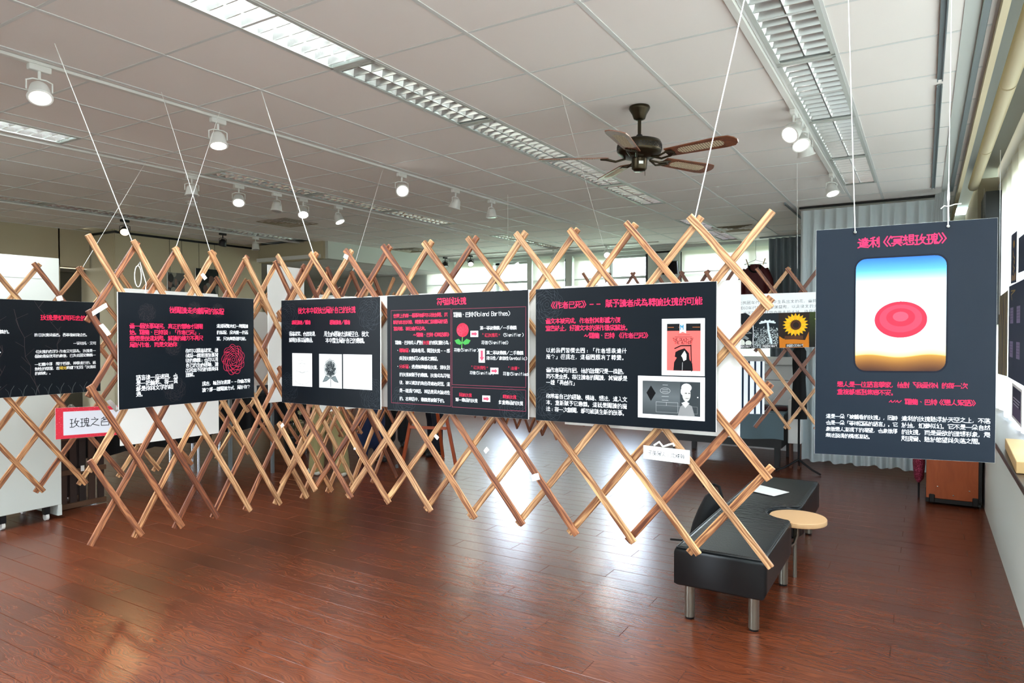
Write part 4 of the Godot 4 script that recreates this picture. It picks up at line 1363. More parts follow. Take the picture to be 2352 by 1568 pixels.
		if dark: part("window_post", MB.new().box(Vector3(q[1] - 0.03 if q[0] != -3.56 else q[0] + 0.02, 1.9, -11.44), Vector3(0.035, 2.06, 0.05)), M.frame_dark, w)
		part("pane", MB.new().box(Vector3((q[0] + q[1]) * 0.5, 1.7, -11.5), Vector3(q[1] - q[0] - 0.06, 1.62, 0.006)), M.glass, w)
		part("pane", MB.new().box(Vector3((q[0] + q[1]) * 0.5, 2.715, -11.5), Vector3(q[1] - q[0] - 0.06, 0.33, 0.006)), M.glass, w)

# ------------------------------------------------------------------ ceiling fittings
func light_fitting(lit: bool, called: String) -> Node3D:
	var o := thing(called, "x", "ceiling light")
	var L := 1.186
	var W := 0.286
	var h := MB.new()
	h.box(Vector3(0, 0.088, 0), Vector3(W, 0.006, L))
	for s in [-1, 1]:
		h.box(Vector3(s * (W * 0.5 - 0.003), 0.045, 0), Vector3(0.006, 0.09, L))
		h.box(Vector3(0, 0.045, s * (L * 0.5 - 0.003)), Vector3(W, 0.09, 0.006))
		h.box(Vector3(s * (W * 0.5 - 0.008), -0.002, 0), Vector3(0.022, 0.005, L))
		h.box(Vector3(0, -0.002, s * (L * 0.5 - 0.010)), Vector3(W, 0.005, 0.024))
	part("housing", h, M.frame_white, o)
	var r := MB.new()                                        # bright folded reflectors beside and between the tubes
	for s in [-1, 1]:
		var x0: float = s * 0.128
		var x1: float = s * 0.108
		var za := -L * 0.5 + 0.02
		if s > 0: r.quad(Vector3(x0, 0.004, -za), Vector3(x0, 0.004, za), Vector3(x1, 0.055, za), Vector3(x1, 0.055, -za))
		else: r.quad(Vector3(x0, 0.004, za), Vector3(x0, 0.004, -za), Vector3(x1, 0.055, -za), Vector3(x1, 0.055, za))
		r.quad(Vector3(s * 0.004, 0.003, za * -s), Vector3(s * 0.004, 0.003, za * s), Vector3(s * 0.022, 0.055, za * s), Vector3(s * 0.022, 0.055, za * -s))
	r.quad(Vector3(-0.13, 0.083, -L * 0.49), Vector3(0.13, 0.083, -L * 0.49), Vector3(0.13, 0.083, L * 0.49), Vector3(-0.13, 0.083, L * 0.49))
	part("reflector", r, M.alu, o)
	for s in [-1, 1]: part("tube", MB.new().tube([Vector3(s * 0.066, 0.062, -L * 0.47), Vector3(s * 0.066, 0.062, L * 0.47)], 0.013, 10), M.tube_on if lit else M.tube_off, o)
	var bm: ArrayMesh
	for k in 13:
		var z := -L * 0.5 + L * (k + 0.5) / 13.0
		if bm == null:
			var b := MB.new()
			for s in [-1, 1]:
				var xa: float = s * 0.066 - 0.060
				var xb: float = s * 0.066 + 0.060
				b.quad(Vector3(xa, 0.003, 0.003), Vector3(xb, 0.003, 0.003), Vector3(xb, 0.048, 0.016), Vector3(xa, 0.048, 0.016))
				b.quad(Vector3(xb, 0.003, -0.003), Vector3(xa, 0.003, -0.003), Vector3(xa, 0.048, -0.016), Vector3(xb, 0.048, -0.016))
				b.quad(Vector3(xa, 0.003, -0.003), Vector3(xb, 0.003, -0.003), Vector3(xb, 0.003, 0.003), Vector3(xa, 0.003, 0.003))
			bm = b.mesh()
		var bl := obj("louvre_blade", bm, M.alu, o)
		bl.position.z = z
	if lit:
		var a := AreaLight3D.new()
		a.name = "glow"
		a.area_size = Vector2(0.24, 1.1)
		a.light_color = Color(0.95, 0.98, 1.0)
		a.light_energy = 1.8
		a.area_range = 20.0
		a.shadow_enabled = true
		o.add_child(a)
		a.position.y = -0.012
		a.rotation.x = -PI * 0.5
	return o

func track_spot(at: Vector3, aim: Vector3, state: int, black: bool, label: String, group: String) -> void:   # state 0 off, 1 on, 2 warm
	var o := thing("track_spotlight", label, "spotlight", at, 0.0, group)
	var m: Material = M.black if black else M.white
	part("adapter", MB.new().box(Vector3(0, -0.016, 0), Vector3(0.036, 0.032, 0.11), Basis.IDENTITY, 0.004), m, o)
	aim = aim.normalized()
	var c := Vector3(0, -0.135, 0)
	part("stem", MB.new().tube([Vector3(0, -0.03, 0), Vector3(0, -0.075, 0)], 0.008, 8), m, o)
	var side := aim.cross(Vector3.UP).normalized()
	var yk := MB.new()
	yk.tube([c + side * 0.058, c + side * 0.058 + Vector3(0, 0.05, 0), c + side * 0.03 + Vector3(0, 0.062, 0), c - side * 0.03 + Vector3(0, 0.062, 0), c - side * 0.058 + Vector3(0, 0.05, 0), c - side * 0.058], 0.0045, 6)
	part("yoke", yk, m, o)
	var bz := Basis(side, -aim, side.cross(-aim)).orthonormalized()
	if bz.determinant() < 0: bz.z = -bz.z
	part("head", MB.new().lathe(c, [Vector2(0.052, -0.050), Vector2(0.060, -0.052), Vector2(0.062, -0.046), Vector2(0.054, -0.035), Vector2(0.050, 0.0), Vector2(0.042, 0.03), Vector2(0.026, 0.048), Vector2(0.001, 0.052)], 20, bz), m, o)
	var lm: Material = [M.lamp_off, M.lamp_on, M.lamp_warm][state]
	part("lamp", MB.new().lathe(c, [Vector2(0.001, -0.0515), Vector2(0.048, -0.0515), Vector2(0.050, -0.046)], 20, bz), lm, o)
	if state > 0:
		var l := SpotLight3D.new()
		l.name = "beam"
		l.light_color = Color(1, 0.97, 0.92) if state == 1 else Color(1, 0.84, 0.6)
		l.light_energy = 0.45
		l.spot_angle = 38.0
		l.spot_angle_attenuation = 0.6
		l.spot_range = 20.0
		l.spot_attenuation = 2.0
		l.light_size = 0.1
		l.shadow_enabled = true
		o.add_child(l)
		l.position = c + aim * 0.058
		l.look_at_from_position(o.position + l.position, o.position + l.position + aim, Vector3.UP if absf(aim.y) < 0.98 else Vector3.RIGHT)
		l.position = c + aim * 0.058

func ceiling_fittings() -> void:
	var on := light_fitting(true, "louvre_light")
	var off := light_fitting(false, "louvre_light")
	var first := [true, true]
	var rows := {-0.553: "row beside the curtained right wall", -2.656: "row passing over the ceiling fan", -5.545: "row beside the middle white track", -8.6: "farthest row towards the left wall"}
	var nth := {}
	var words := ["first", "second", "third", "fourth", "fifth", "sixth", "seventh"]
	for f in FITTINGS:
		var z: float = grid_z(0) - 0.6003 * f[1]
		var p := Vector3(f[0], CEIL, z)
		var vis := seen_from_camera(p + Vector3(0, 0, -0.5), 0.05) > 0
		nth[f[0]] = nth.get(f[0], -1) + (1 if vis else 0)
		var how: String = ("glowing" if f[2] else "unlit") + " louvred ceiling light, " + (words[maxi(nth[f[0]], 0)] + " of the " if vis else "out of view in the ") + rows[f[0]]
		var o: Node3D
		if f[2]:
			o = on if first[0] else copy(on)
			first[0] = false
		else:
			o = off if first[1] else copy(off)
			first[1] = false
		o.position = p
		tag(o, how, "ceiling light", "recessed louvred ceiling lights")
		if not vis: tag(o, "glowing louvred ceiling light behind the camera", "ceiling light")
	for q in [[-9.5, -9.2], [-9.5, -10.4]]:
		var o := copy(off)
		o.position = Vector3(q[0], 2.76, q[1])
		tag(o, "unlit louvred light in the lower ceiling beyond the beam, " + ("nearer" if q[1] > -10 else "farther") + " one", "ceiling light", "lights of the lower ceiling")
	# tracks
	var T := [[-4.07, 1.0, -8.4, "long white lighting track over the middle of the hall, without a lamp row beside it"], [-5.765, 1.0, -8.4, "white lighting track running beside the middle row of louvred lights"], [-8.80, 0.0, -7.8, "white lighting track beside the farthest row of louvred lights"], [-0.736, 0.5, -7.9, "white lighting track beside the right row of louvred lights"]]
	for q in T:
		var b := MB.new()
		b.box(Vector3(0, -0.009, 0), Vector3(0.036, 0.018, q[1] - q[2]), Basis.IDENTITY, 0.002)
		var t := part("lighting_track", b, M.white)
		t.position = Vector3(q[0], CEIL, (q[1] + q[2]) * 0.5)
		tag(t, q[3], "track", "lighting tracks")
	var tx := MB.new().box(Vector3(0, -0.009, 0), Vector3(4.6, 0.02, 0.036), Basis.IDENTITY, 0.002)
	var tt := part("lighting_track", tx, M.white)
	tt.position = Vector3(-6.0, CEIL, -10.72)
	tag(tt, "white lighting track crossing in front of the far windows", "track", "lighting tracks")
	var S := [
		[-4.07, -1.84, Vector3(0.45, -0.85, 0.15), 1, false, "large lit white spotlight nearest the left corner of the ceiling"],
		[-4.07, -2.92, Vector3(0.25, -0.95, 0.1), 1, false, "lit white spotlight pointing down, above the left peak of the trellis"],
		[-4.07, -4.80, Vector3(0.6, -0.55, 0.5), 1, false, "lit white spotlight facing the camera on the long middle track"],
		[-4.07, -5.63, Vector3(-0.3, -0.9, 0.0), 0, false, "unlit white spotlight with a box adapter on the long middle track"],
		[-4.07, -6.30, Vector3(0.05, -1.0, 0.0), 0, false, "unlit white wire-framed spotlight farthest along the middle track"],
		[-5.765, -3.86, Vector3(0.1, -1.0, 0.05), 0, false, "unlit white bell-shaped spotlight above the crossing strings"],
		[-5.765, -4.36, Vector3(0.45, -0.8, 0.35), 1, false, "lit round spotlight under the pinkish louvred light, nearest of the lit pair"],
		[-5.765, -4.82, Vector3(0.0, -1.0, 0.12), 0, false, "unlit white spotlight hanging between the two lit round ones"],
		[-5.765, -5.17, Vector3(0.45, -0.8, 0.35), 1, false, "lit round spotlight just left of the slanting white string"],
		[-5.765, -5.69, Vector3(0.45, -0.9, -0.1), 1, false, "lit white spotlight on a straight stem, tilted to the right"],
		[-8.80, -4.95, Vector3(0.6, -0.6, 0.4), 2, true, "warm glowing black spotlight high above the white cabinet"],
		[-8.80, -6.38, Vector3(-0.3, -0.8, 0.0), 0, true, "small unlit black spotlight above the framed wall pictures"],
		[-8.80, -6.95, Vector3(0.1, -1.0, 0.0), 0, false, "small unlit white spotlight right of the black one on the far track"],
		[-0.736, -4.73, Vector3(-0.35, -0.55, 0.75), 1, false, "dazzling lit spotlight nearest in the cluster right of the fan"],
		[-0.736, -4.97, Vector3(0.3, -0.8, 0.5), 1, false, "lit spotlight tucked behind the dazzling one right of the fan"],
		[-0.736, -5.22, Vector3(0.15, -0.9, -0.3), 0, false, "unlit slotted white spotlight lowest in the cluster right of the fan"],
		[-0.736, -6.83, Vector3(0.25, -0.9, 0.25), 1, false, "lit ribbed spotlight just above the pleated grey curtain"],
		[-8.0, -10.72, Vector3(0.2, -1.0, 0.1), 0, true, "unlit black spotlight before the far windows, left of its pair"],
		[-7.4, -10.72, Vector3(0.4, -0.7, 0.5), 1, true, "lit black spotlight before the far windows, right of its pair"],
		[-4.6, -10.72, Vector3(0.3, -0.5, 0.8), 1, false, "lit white spotlight before the far windows, facing the camera"],
		[-5.6, -10.72, Vector3(-0.4, -0.7, 0.3), 0, false, "unlit white spotlight before the middle of the far windows"]]
	for q in S: track_spot(Vector3(q[0], CEIL - 0.018, q[1]), q[2], q[3], q[4], q[5], "track spotlights")
	fan(Vector3(-1.579, CEIL, -4.194))
	for q in [[-7.30, -6.28, "beige square air diffuser in the ceiling left of the long string"], [-2.30, -9.94, "beige square air diffuser in the ceiling left of the pleated curtain"], [-7.9, -9.6, "beige square air diffuser in the ceiling near the far windows"]]:
		var o := thing("air_diffuser", q[2], "air vent", Vector3(q[0], CEIL, q[1]), 0.0, "ceiling air diffusers")
		for k in 5:
			var b := MB.new()
			var s: float = 0.285 - k * 0.06
			for a in 4:
				var rb := Basis(Vector3.UP, a * PI * 0.5)
				b.quad(rb * Vector3(-s, -0.006, s), rb * Vector3(-s + 0.045, 0.02, s - 0.045), rb * Vector3(s - 0.045, 0.02, s - 0.045), rb * Vector3(s, -0.006, s))
			part("vane", b, mat(Color(0.62, 0.58, 0.48), 0.5), o)
		part("plenum", MB.new().box(Vector3(0, 0.03, 0), Vector3(0.57, 0.01, 0.57)), M.black, o)
	var sd := thing("smoke_detector", "round white smoke detector on the ceiling near the crossing strings", "smoke detector", Vector3(-7.03, CEIL, -4.7))
	part("base", MB.new().lathe(Vector3.ZERO, [Vector2(0.001, -0.02), Vector2(0.06, -0.02), Vector2(0.065, 0.0)], 20), M.white, sd)
	part("sensor", MB.new().lathe(Vector3.ZERO, [Vector2(0.001, -0.05), Vector2(0.03, -0.05), Vector2(0.04, -0.02)], 20), M.foam, sd)
	for q in [[0.062, -2.4, -4.62, "grey slotted ceiling channel beside the right wall, nearer length"], [0.062, -4.72, -8.1, "grey slotted ceiling channel beside the right wall, farther length"]]:
		var b := MB.new()
		b.box(Vector3(-0.012, -0.008, 0), Vector3(0.006, 0.016, q[1] - q[2]))
		b.box(Vector3(0.012, -0.008, 0), Vector3(0.006, 0.016, q[1] - q[2]))
		b.box(Vector3(0, -0.002, 0), Vector3(0.03, 0.004, q[1] - q[2]))
		var o := part("ceiling_channel", b, M.alu_grey)
		o.position = Vector3(q[0], CEIL, (q[1] + q[2]) * 0.5)
		tag(o, q[3], "ceiling rail", "grey ceiling channels")

func fan(at: Vector3) -> void:
	var o := thing("ceiling_fan", "antique bronze ceiling fan with five brown cane-panelled blades", "ceiling fan", at)
	part("canopy", MB.new().lathe(Vector3.ZERO, [Vector2(0.018, -0.088), Vector2(0.036, -0.080), Vector2(0.046, -0.05), Vector2(0.062, -0.024), Vector2(0.068, -0.012), Vector2(0.064, 0.0)], 32), M.bronze, o)
	part("rod", MB.new().lathe(Vector3.ZERO, [Vector2(0.011, -0.19), Vector2(0.011, -0.08)], 14), M.bronze, o)
	part("collar", MB.new().lathe(Vector3.ZERO, [Vector2(0.02, -0.205), Vector2(0.021, -0.185), Vector2(0.014, -0.178)], 16), M.black, o)
	var mo := part("motor_housing", MB.new().lathe(Vector3.ZERO, [Vector2(0.05, -0.335), Vector2(0.10, -0.325), Vector2(0.135, -0.30), Vector2(0.142, -0.285), Vector2(0.142, -0.245), Vector2(0.132, -0.225), Vector2(0.09, -0.21), Vector2(0.02, -0.20)], 40), M.bronze, o)
	var hole := MB.new()                                     # the pierced band round the motor
	for k in 44:
		for r in 3:
			var a := TAU * (k + 0.5 * (r % 2)) / 44.0
			hole.box(Vector3(cos(a) * 0.1423, -0.257 - r * 0.010, sin(a) * 0.1423), Vector3(0.002, 0.007, 0.012), Basis(Vector3.UP, -a))
	var hb := part("pierced_band", hole, M.black, mo)
	hb.set_meta("kind", "stuff")
	part("switch_housing", MB.new().lathe(Vector3.ZERO, [Vector2(0.001, -0.415), Vector2(0.035, -0.413), Vector2(0.048, -0.398), Vector2(0.050, -0.36), Vector2(0.050, -0.335)], 28), M.bronze, o)
	part("label_plate", MB.new().box(Vector3(0.028, -0.366, 0.0425), Vector3(0.028, 0.018, 0.002), Basis(Vector3.UP, 0.58)), M.paper, o)
	var wood := mat(Color(0.85, 0.85, 0.85), 0.38, 0.0, wood_tex(48, 256, Color(0.42, 0.22, 0.13), Color(0.62, 0.38, 0.24), 77, 5.0, 0.5, 0.8))
	var im := canvas(64, 192, Color(0.80, 0.74, 0.62))
	for y in range(0, 192, 12):
		for x in range(0, 64, 8): disc(im, Vector2(x + 4 + (y / 12 % 2) * 4, y + 6), 2.6, 3.2, Color(0.28, 0.22, 0.17))
	var cane := mat(Color.WHITE, 0.7, 0.0, ImageTexture.create_from_image(im))
	for k in 5:
		var a := deg_to_rad(-(10.0 - 72.0 * k))
		var rb := Basis(Vector3.UP, a) * Basis(Vector3.RIGHT, deg_to_rad(-12.0))
		var c := Vector3(0, -0.328, 0)
		var P := []
		for q in [[0.20, -0.052], [0.56, -0.070], [0.615, -0.062], [0.642, -0.030], [0.650, 0.0], [0.642, 0.030], [0.615, 0.062], [0.56, 0.070], [0.20, 0.052]]: P.append(c + rb * Vector3(q[0], 0, q[1]))
		var bl := part("blade", MB.new().slab(P, rb * Vector3(0, 0.006, 0)), wood, o)
		var Q := []
		for i in 21: Q.append(Vector2(0.42 + 0.11 * (1 if i < 11 else -1) + 0.036 * cos(-PI * 0.5 + PI * (i % 11) / 10.0 + (0.0 if i < 11 else PI)), 0.036 * sin(-PI * 0.5 + PI * (i % 11) / 10.0 + (0.0 if i < 11 else PI))))
		var cp := []
		for q in Q.slice(0, 21): cp.append(c + rb * Vector3(q.x, -0.0008, q.y))
		var cm := MB.new().slab(cp, rb * Vector3(0, 0.0075, 0))
		for i in cm.v.size():
			var l := rb.inverse() * (cm.v[i] - c)
			cm.t[i] = Vector2(l.z / 0.075, l.x / 0.26)
		part("cane_panel", cm, cane, bl)
		var ir := MB.new()
		ir.tube([c + rb * Vector3(0.09, -0.004, 0), c + rb * Vector3(0.15, -0.020, 0.02), c + rb * Vector3(0.21, -0.006, 0.03), c + rb * Vector3(0.245, -0.004, 0)], 0.007, 8)
		ir.tube([c + rb * Vector3(0.09, -0.004, 0), c + rb * Vector3(0.15, -0.020, -0.02), c + rb * Vector3(0.21, -0.006, -0.03), c + rb * Vector3(0.245, -0.004, 0)], 0.007, 8)
		ir.box(c + rb * Vector3(0.22, -0.004, 0), Vector3(0.05, 0.006, 0.07), rb, 0.002)
		part("blade_iron", ir, M.bronze, o)
	part("pull_chain", MB.new().tube([Vector3(0.045, -0.40, 0.02), Vector3(0.047, -0.45, 0.021)], 0.0015, 6), M.bronze, o)

# ------------------------------------------------------------------ trellises
func trellis(A: Vector3, B: Vector3, cols: int, bot_a: float, bot_b: float, label: String, tones: Array, called := "hanging_trellis") -> Node3D:
	# A, B: top pivots at the left and right end as one sees them; "\" slats lie in front of "/" slats
	var o := thing(called, label, "trellis", Vector3(A.x, bot_a, A.z), 0.0, "expanding wooden trellises hung on strings")
	var u := Vector3(B.x - A.x, 0, B.z - A.z).normalized()
	var nrm := u.cross(Vector3.UP)
	var node := func(c: float, r: float) -> Vector3:
		var f := c / cols
		var top := A.lerp(B, f)
		return Vector3(top.x, lerpf(top.y, lerpf(bot_a, bot_b, f), r / 8.0), top.z) - o.position
	for dir in [0, 1]:
		for c in range(-6, cols, 2):
			var c0 := maxi(c, 0)
			var c1 := mini(c + 8, cols)
			if c1 - c0 < 2: continue
			var r0 := c0 - c
			var r1 := c1 - c
			var p: Vector3 = node.call(c0, r0 if dir == 0 else 8 - r0)
			var q: Vector3 = node.call(c1, r1 if dir == 0 else 8 - r1)
			var d := (q - p).normalized()
			p -= d * rng.randf_range(0.026, 0.04)
			q += d * rng.randf_range(0.026, 0.04)
			var off := nrm * (0.0075 if dir == 0 else -0.0075) + nrm * rng.randf_range(-0.001, 0.001)
			var b := MB.new()
			var L := (q - p).length()
			b.box(Vector3.ZERO, Vector3(rng.randf_range(0.027, 0.032), L, rng.randf_range(0.0115, 0.0135)), Basis.IDENTITY, 0.0016)
			var v0 := rng.randf()
			for i in b.v.size(): b.t[i] = Vector2((b.v[i].x + b.v[i].z) / 0.05 + v0, b.v[i].y / 1.1 + v0)
			var s := obj("slat", b.mesh(), M.slats[tones[rng.randi() % tones.size()]], o)
			var side := d.cross(nrm).normalized()
			s.basis = Basis(side, d, nrm).orthonormalized() if Basis(side, d, nrm).determinant() > 0 else Basis(-side, d, nrm).orthonormalized()
			s.position = (p + q) * 0.5 + off
	o.set_meta("u", 0)
	o.remove_meta("u")
	return o

func patch(parent: Node3D, at: Vector3, turn: float, s: Vector2, face: float, m: Material) -> void:      # a scrap of tape on a slat
	var b := Basis(Vector3.UP, face) * Basis(Vector3.BACK, turn)
	var P := []
	for q in [[-0.5, -0.4], [0.45, -0.5], [0.5, 0.42], [0.1, 0.5], [-0.42, 0.46]]: P.append(at - parent.position + b * Vector3(q[0] * s.x, q[1] * s.y, 0))
	part("tape_scrap", MB.new().slab(P, b * Vector3(0, 0, 0.0012)), m, parent)

func cord(called: String, P: Array, r, label: String, group := "", m: Material = null) -> void:
	var o := part(called, MB.new().tube(P, r, 6), m if m else M.string)
	tag(o, label, "string", group)

func trellises() -> void:
	var t2 := trellis(Vector3(-3.262, 2.012, -2.755), Vector3(-0.522, 2.032, -2.755), 20, 0.698, 0.715, "nearest wooden trellis, facing the camera behind the three joined dark boards", [0, 1, 0, 1, 3, 2])
	var t1 := trellis(Vector3(-3.50, 2.035, -1.80), Vector3(-3.50, 1.975, -4.03), 20, 0.56, 0.49, "brown wooden trellis receding on the left behind the board with the red outlined rose", [2, 4, 3, 0, 2])
	var t3 := trellis(Vector3(-4.77, 1.985, -1.11), Vector3(-4.77, 1.985, -3.66), 20, 0.605, 0.605, "wooden trellis beside the white cabinet at the left, carrying the twig-patterned board", [0, 1, 2, 3])
	trellis(Vector3(-4.77, 1.985, -3.70), Vector3(-4.77, 1.96, -5.75), 16, 0.605, 0.60, "wooden trellis behind the tall white boards, its foot showing before the khaki trousers", [0, 2, 3, 4])
	trellis(Vector3(-4.51, 1.95, -6.62), Vector3(-3.0, 1.93, -5.78), 14, 0.60, 0.585, "dark wooden trellis seen edge-on, only its foot showing under the boards", [2, 4])
	trellis(Vector3(-2.731, 2.10, -5.84), Vector3(-1.50, 2.11, -6.34), 12, 0.72, 0.72, "dark wooden trellis whose peaks stand before the far windows", [4, 2])
	trellis(Vector3(-1.254, 2.115, -6.25), Vector3(-0.33, 2.13, -6.62), 8, 0.765, 0.755, "brown wooden trellis before the grey curtains, holding the sunflower banner", [2, 4, 3])
	# scraps of white tape left on the slats
	var scraps := [[-1.63, 1.90, 0.5, 0.03], [-1.80, 1.02, 0.9, 0.03], [-1.53, 0.92, 0.4, 0.045], [-2.72, 2.0, -0.4, 0.035], [-2.10, 1.06, -0.6, 0.028], [-1.20, 1.80, 0.2, 0.035], [-3.24, 1.035, 0.7, 0.03], [-2.66, 0.95, 0.2, 0.016]]
	for q in scraps: patch(t2, Vector3(q[0], q[1], -2.7395), q[2], Vector2(q[3], q[3] * 0.72), 0.0, M.tape)
	patch(t2, Vector3(-2.36, 0.885, -2.7395), 0.3, Vector2(0.022, 0.02), 0.0, M.black)
	for q in [[-1.83, 1.70, 0.6, 0.09], [-1.855, 1.60, -0.9, 0.07], [-1.89, 1.22, -0.85, 0.08], [-2.4, 1.90, -0.8, 0.04]]: patch(t1, Vector3(-3.482, q[1], q[0]), q[2], Vector2(q[3], 0.024), PI * 0.5, M.tape if q[1] > 1.5 else M.chrome)
	patch(t3, Vector3(-4.752, 1.80, -2.25), 0.4, Vector2(0.04, 0.035), PI * 0.5, M.tape)
	# strings up to the ceiling
	var g := "strings holding the trellises up"
	cord("hanging_string", [Vector3(-3.737, CEIL, -1.76), Vector3(-3.52, 2.05, -2.02)], 0.0022, "white string from the ceiling to the second peak of the left trellis", g)
	cord("hanging_string", [Vector3(-3.423, CEIL, -2.752), Vector3(-2.99, 2.035, -2.755)], 0.0026, "long white string slanting down to where the two near trellises meet", g)
	cord("hanging_string", [Vector3(-0.565, CEIL, -2.72), Vector3(-0.80, 2.05, -2.755)], 0.0022, "white string from the ceiling to the right end of the nearest trellis", g)
	cord("hanging_string", [Vector3(-3.95, CEIL, -2.45), Vector3(-3.5, 2.03, -2.46)], 0.0016, "thin string crossing another above the left trellis, leaning left at its top", g)
	cord("hanging_string", [Vector3(-3.95, CEIL, -2.85), Vector3(-3.5, 2.03, -2.24)], 0.0016, "thin string crossing another above the left trellis, leaning right at its top", g)
	cord("hanging_string", [Vector3(-4.09, CEIL, -4.58), Vector3(-3.5, 1.99, -3.58)], 0.0016, "thin string from the middle track to the far end of the left trellis", g)
	cord("hanging_string", [Vector3(-1.90, CEIL, -3.72), Vector3(-2.50, 2.11, -5.93)], 0.0016, "thin string crossing left of the fan towards the far windows", g)
	cord("hanging_string", [Vector3(-5.72, CEIL, -3.4), Vector3(-4.77, 1.99, -2.39)], 0.0016, "thin pale string behind the left end of the brown trellis", g)
	cord("hanging_string", [Vector3(-3.8, CEIL, -6.2), Vector3(-3.8, 1.95, -6.21)], 0.0016, "thin string above the edge-on dark trellis", g)
	cord("hanging_string", [Vector3(-0.95, CEIL, -6.3), Vector3(-0.95, 2.13, -6.365)], 0.0016, "thin string above the sunflower trellis, left of the slate board", g)
	var lp := []
	for i in 15:
		var a := TAU * i / 14.0
		lp.append(Vector3(-3.475, 1.93 - 0.055 * (1.0 - cos(a)), -2.02 + 0.018 * sin(a)))
	lp.append_array([Vector3(-3.475, 1.95, -2.03), Vector3(-3.47, 1.84, -2.06), Vector3(-3.47, 1.76, -2.05)])
	cord("string_loop", lp, 0.0022, "loose white string loop dangling from the left trellis peak")

# ------------------------------------------------------------------ boards hung on the trellises and strings
func board(called: String, label: String, cat: String, TL: Vector3, TR: Vector3, h: float, im: Image, group := "", thick := 0.008, rough := 0.4) -> Node3D:
	var u := (TR - TL).normalized()
	var nrm := u.cross(Vector3.UP).normalized()
	var w := TL.distance_to(TR)
	var o := thing(called, label, cat, (TL + TR) * 0.5 - Vector3(0, h, 0), 0.0, group)
	var bas := Basis(u, Vector3.UP, nrm)
	part("foam_board", MB.new().box(Vector3(0, h * 0.5, 0) - nrm * (thick * 0.5), Vector3(w, h, thick), bas), M.foam, o)
	if im:
		var b := MB.new()
		var c := Vector3(0, h * 0.5, 0) + nrm * 0.0006
		b.box(c - nrm * 0.0003, Vector3(w - 0.001, h - 0.001, 0.0006), bas)
		part("print", b, print_mat(im, rough), o)
	return o

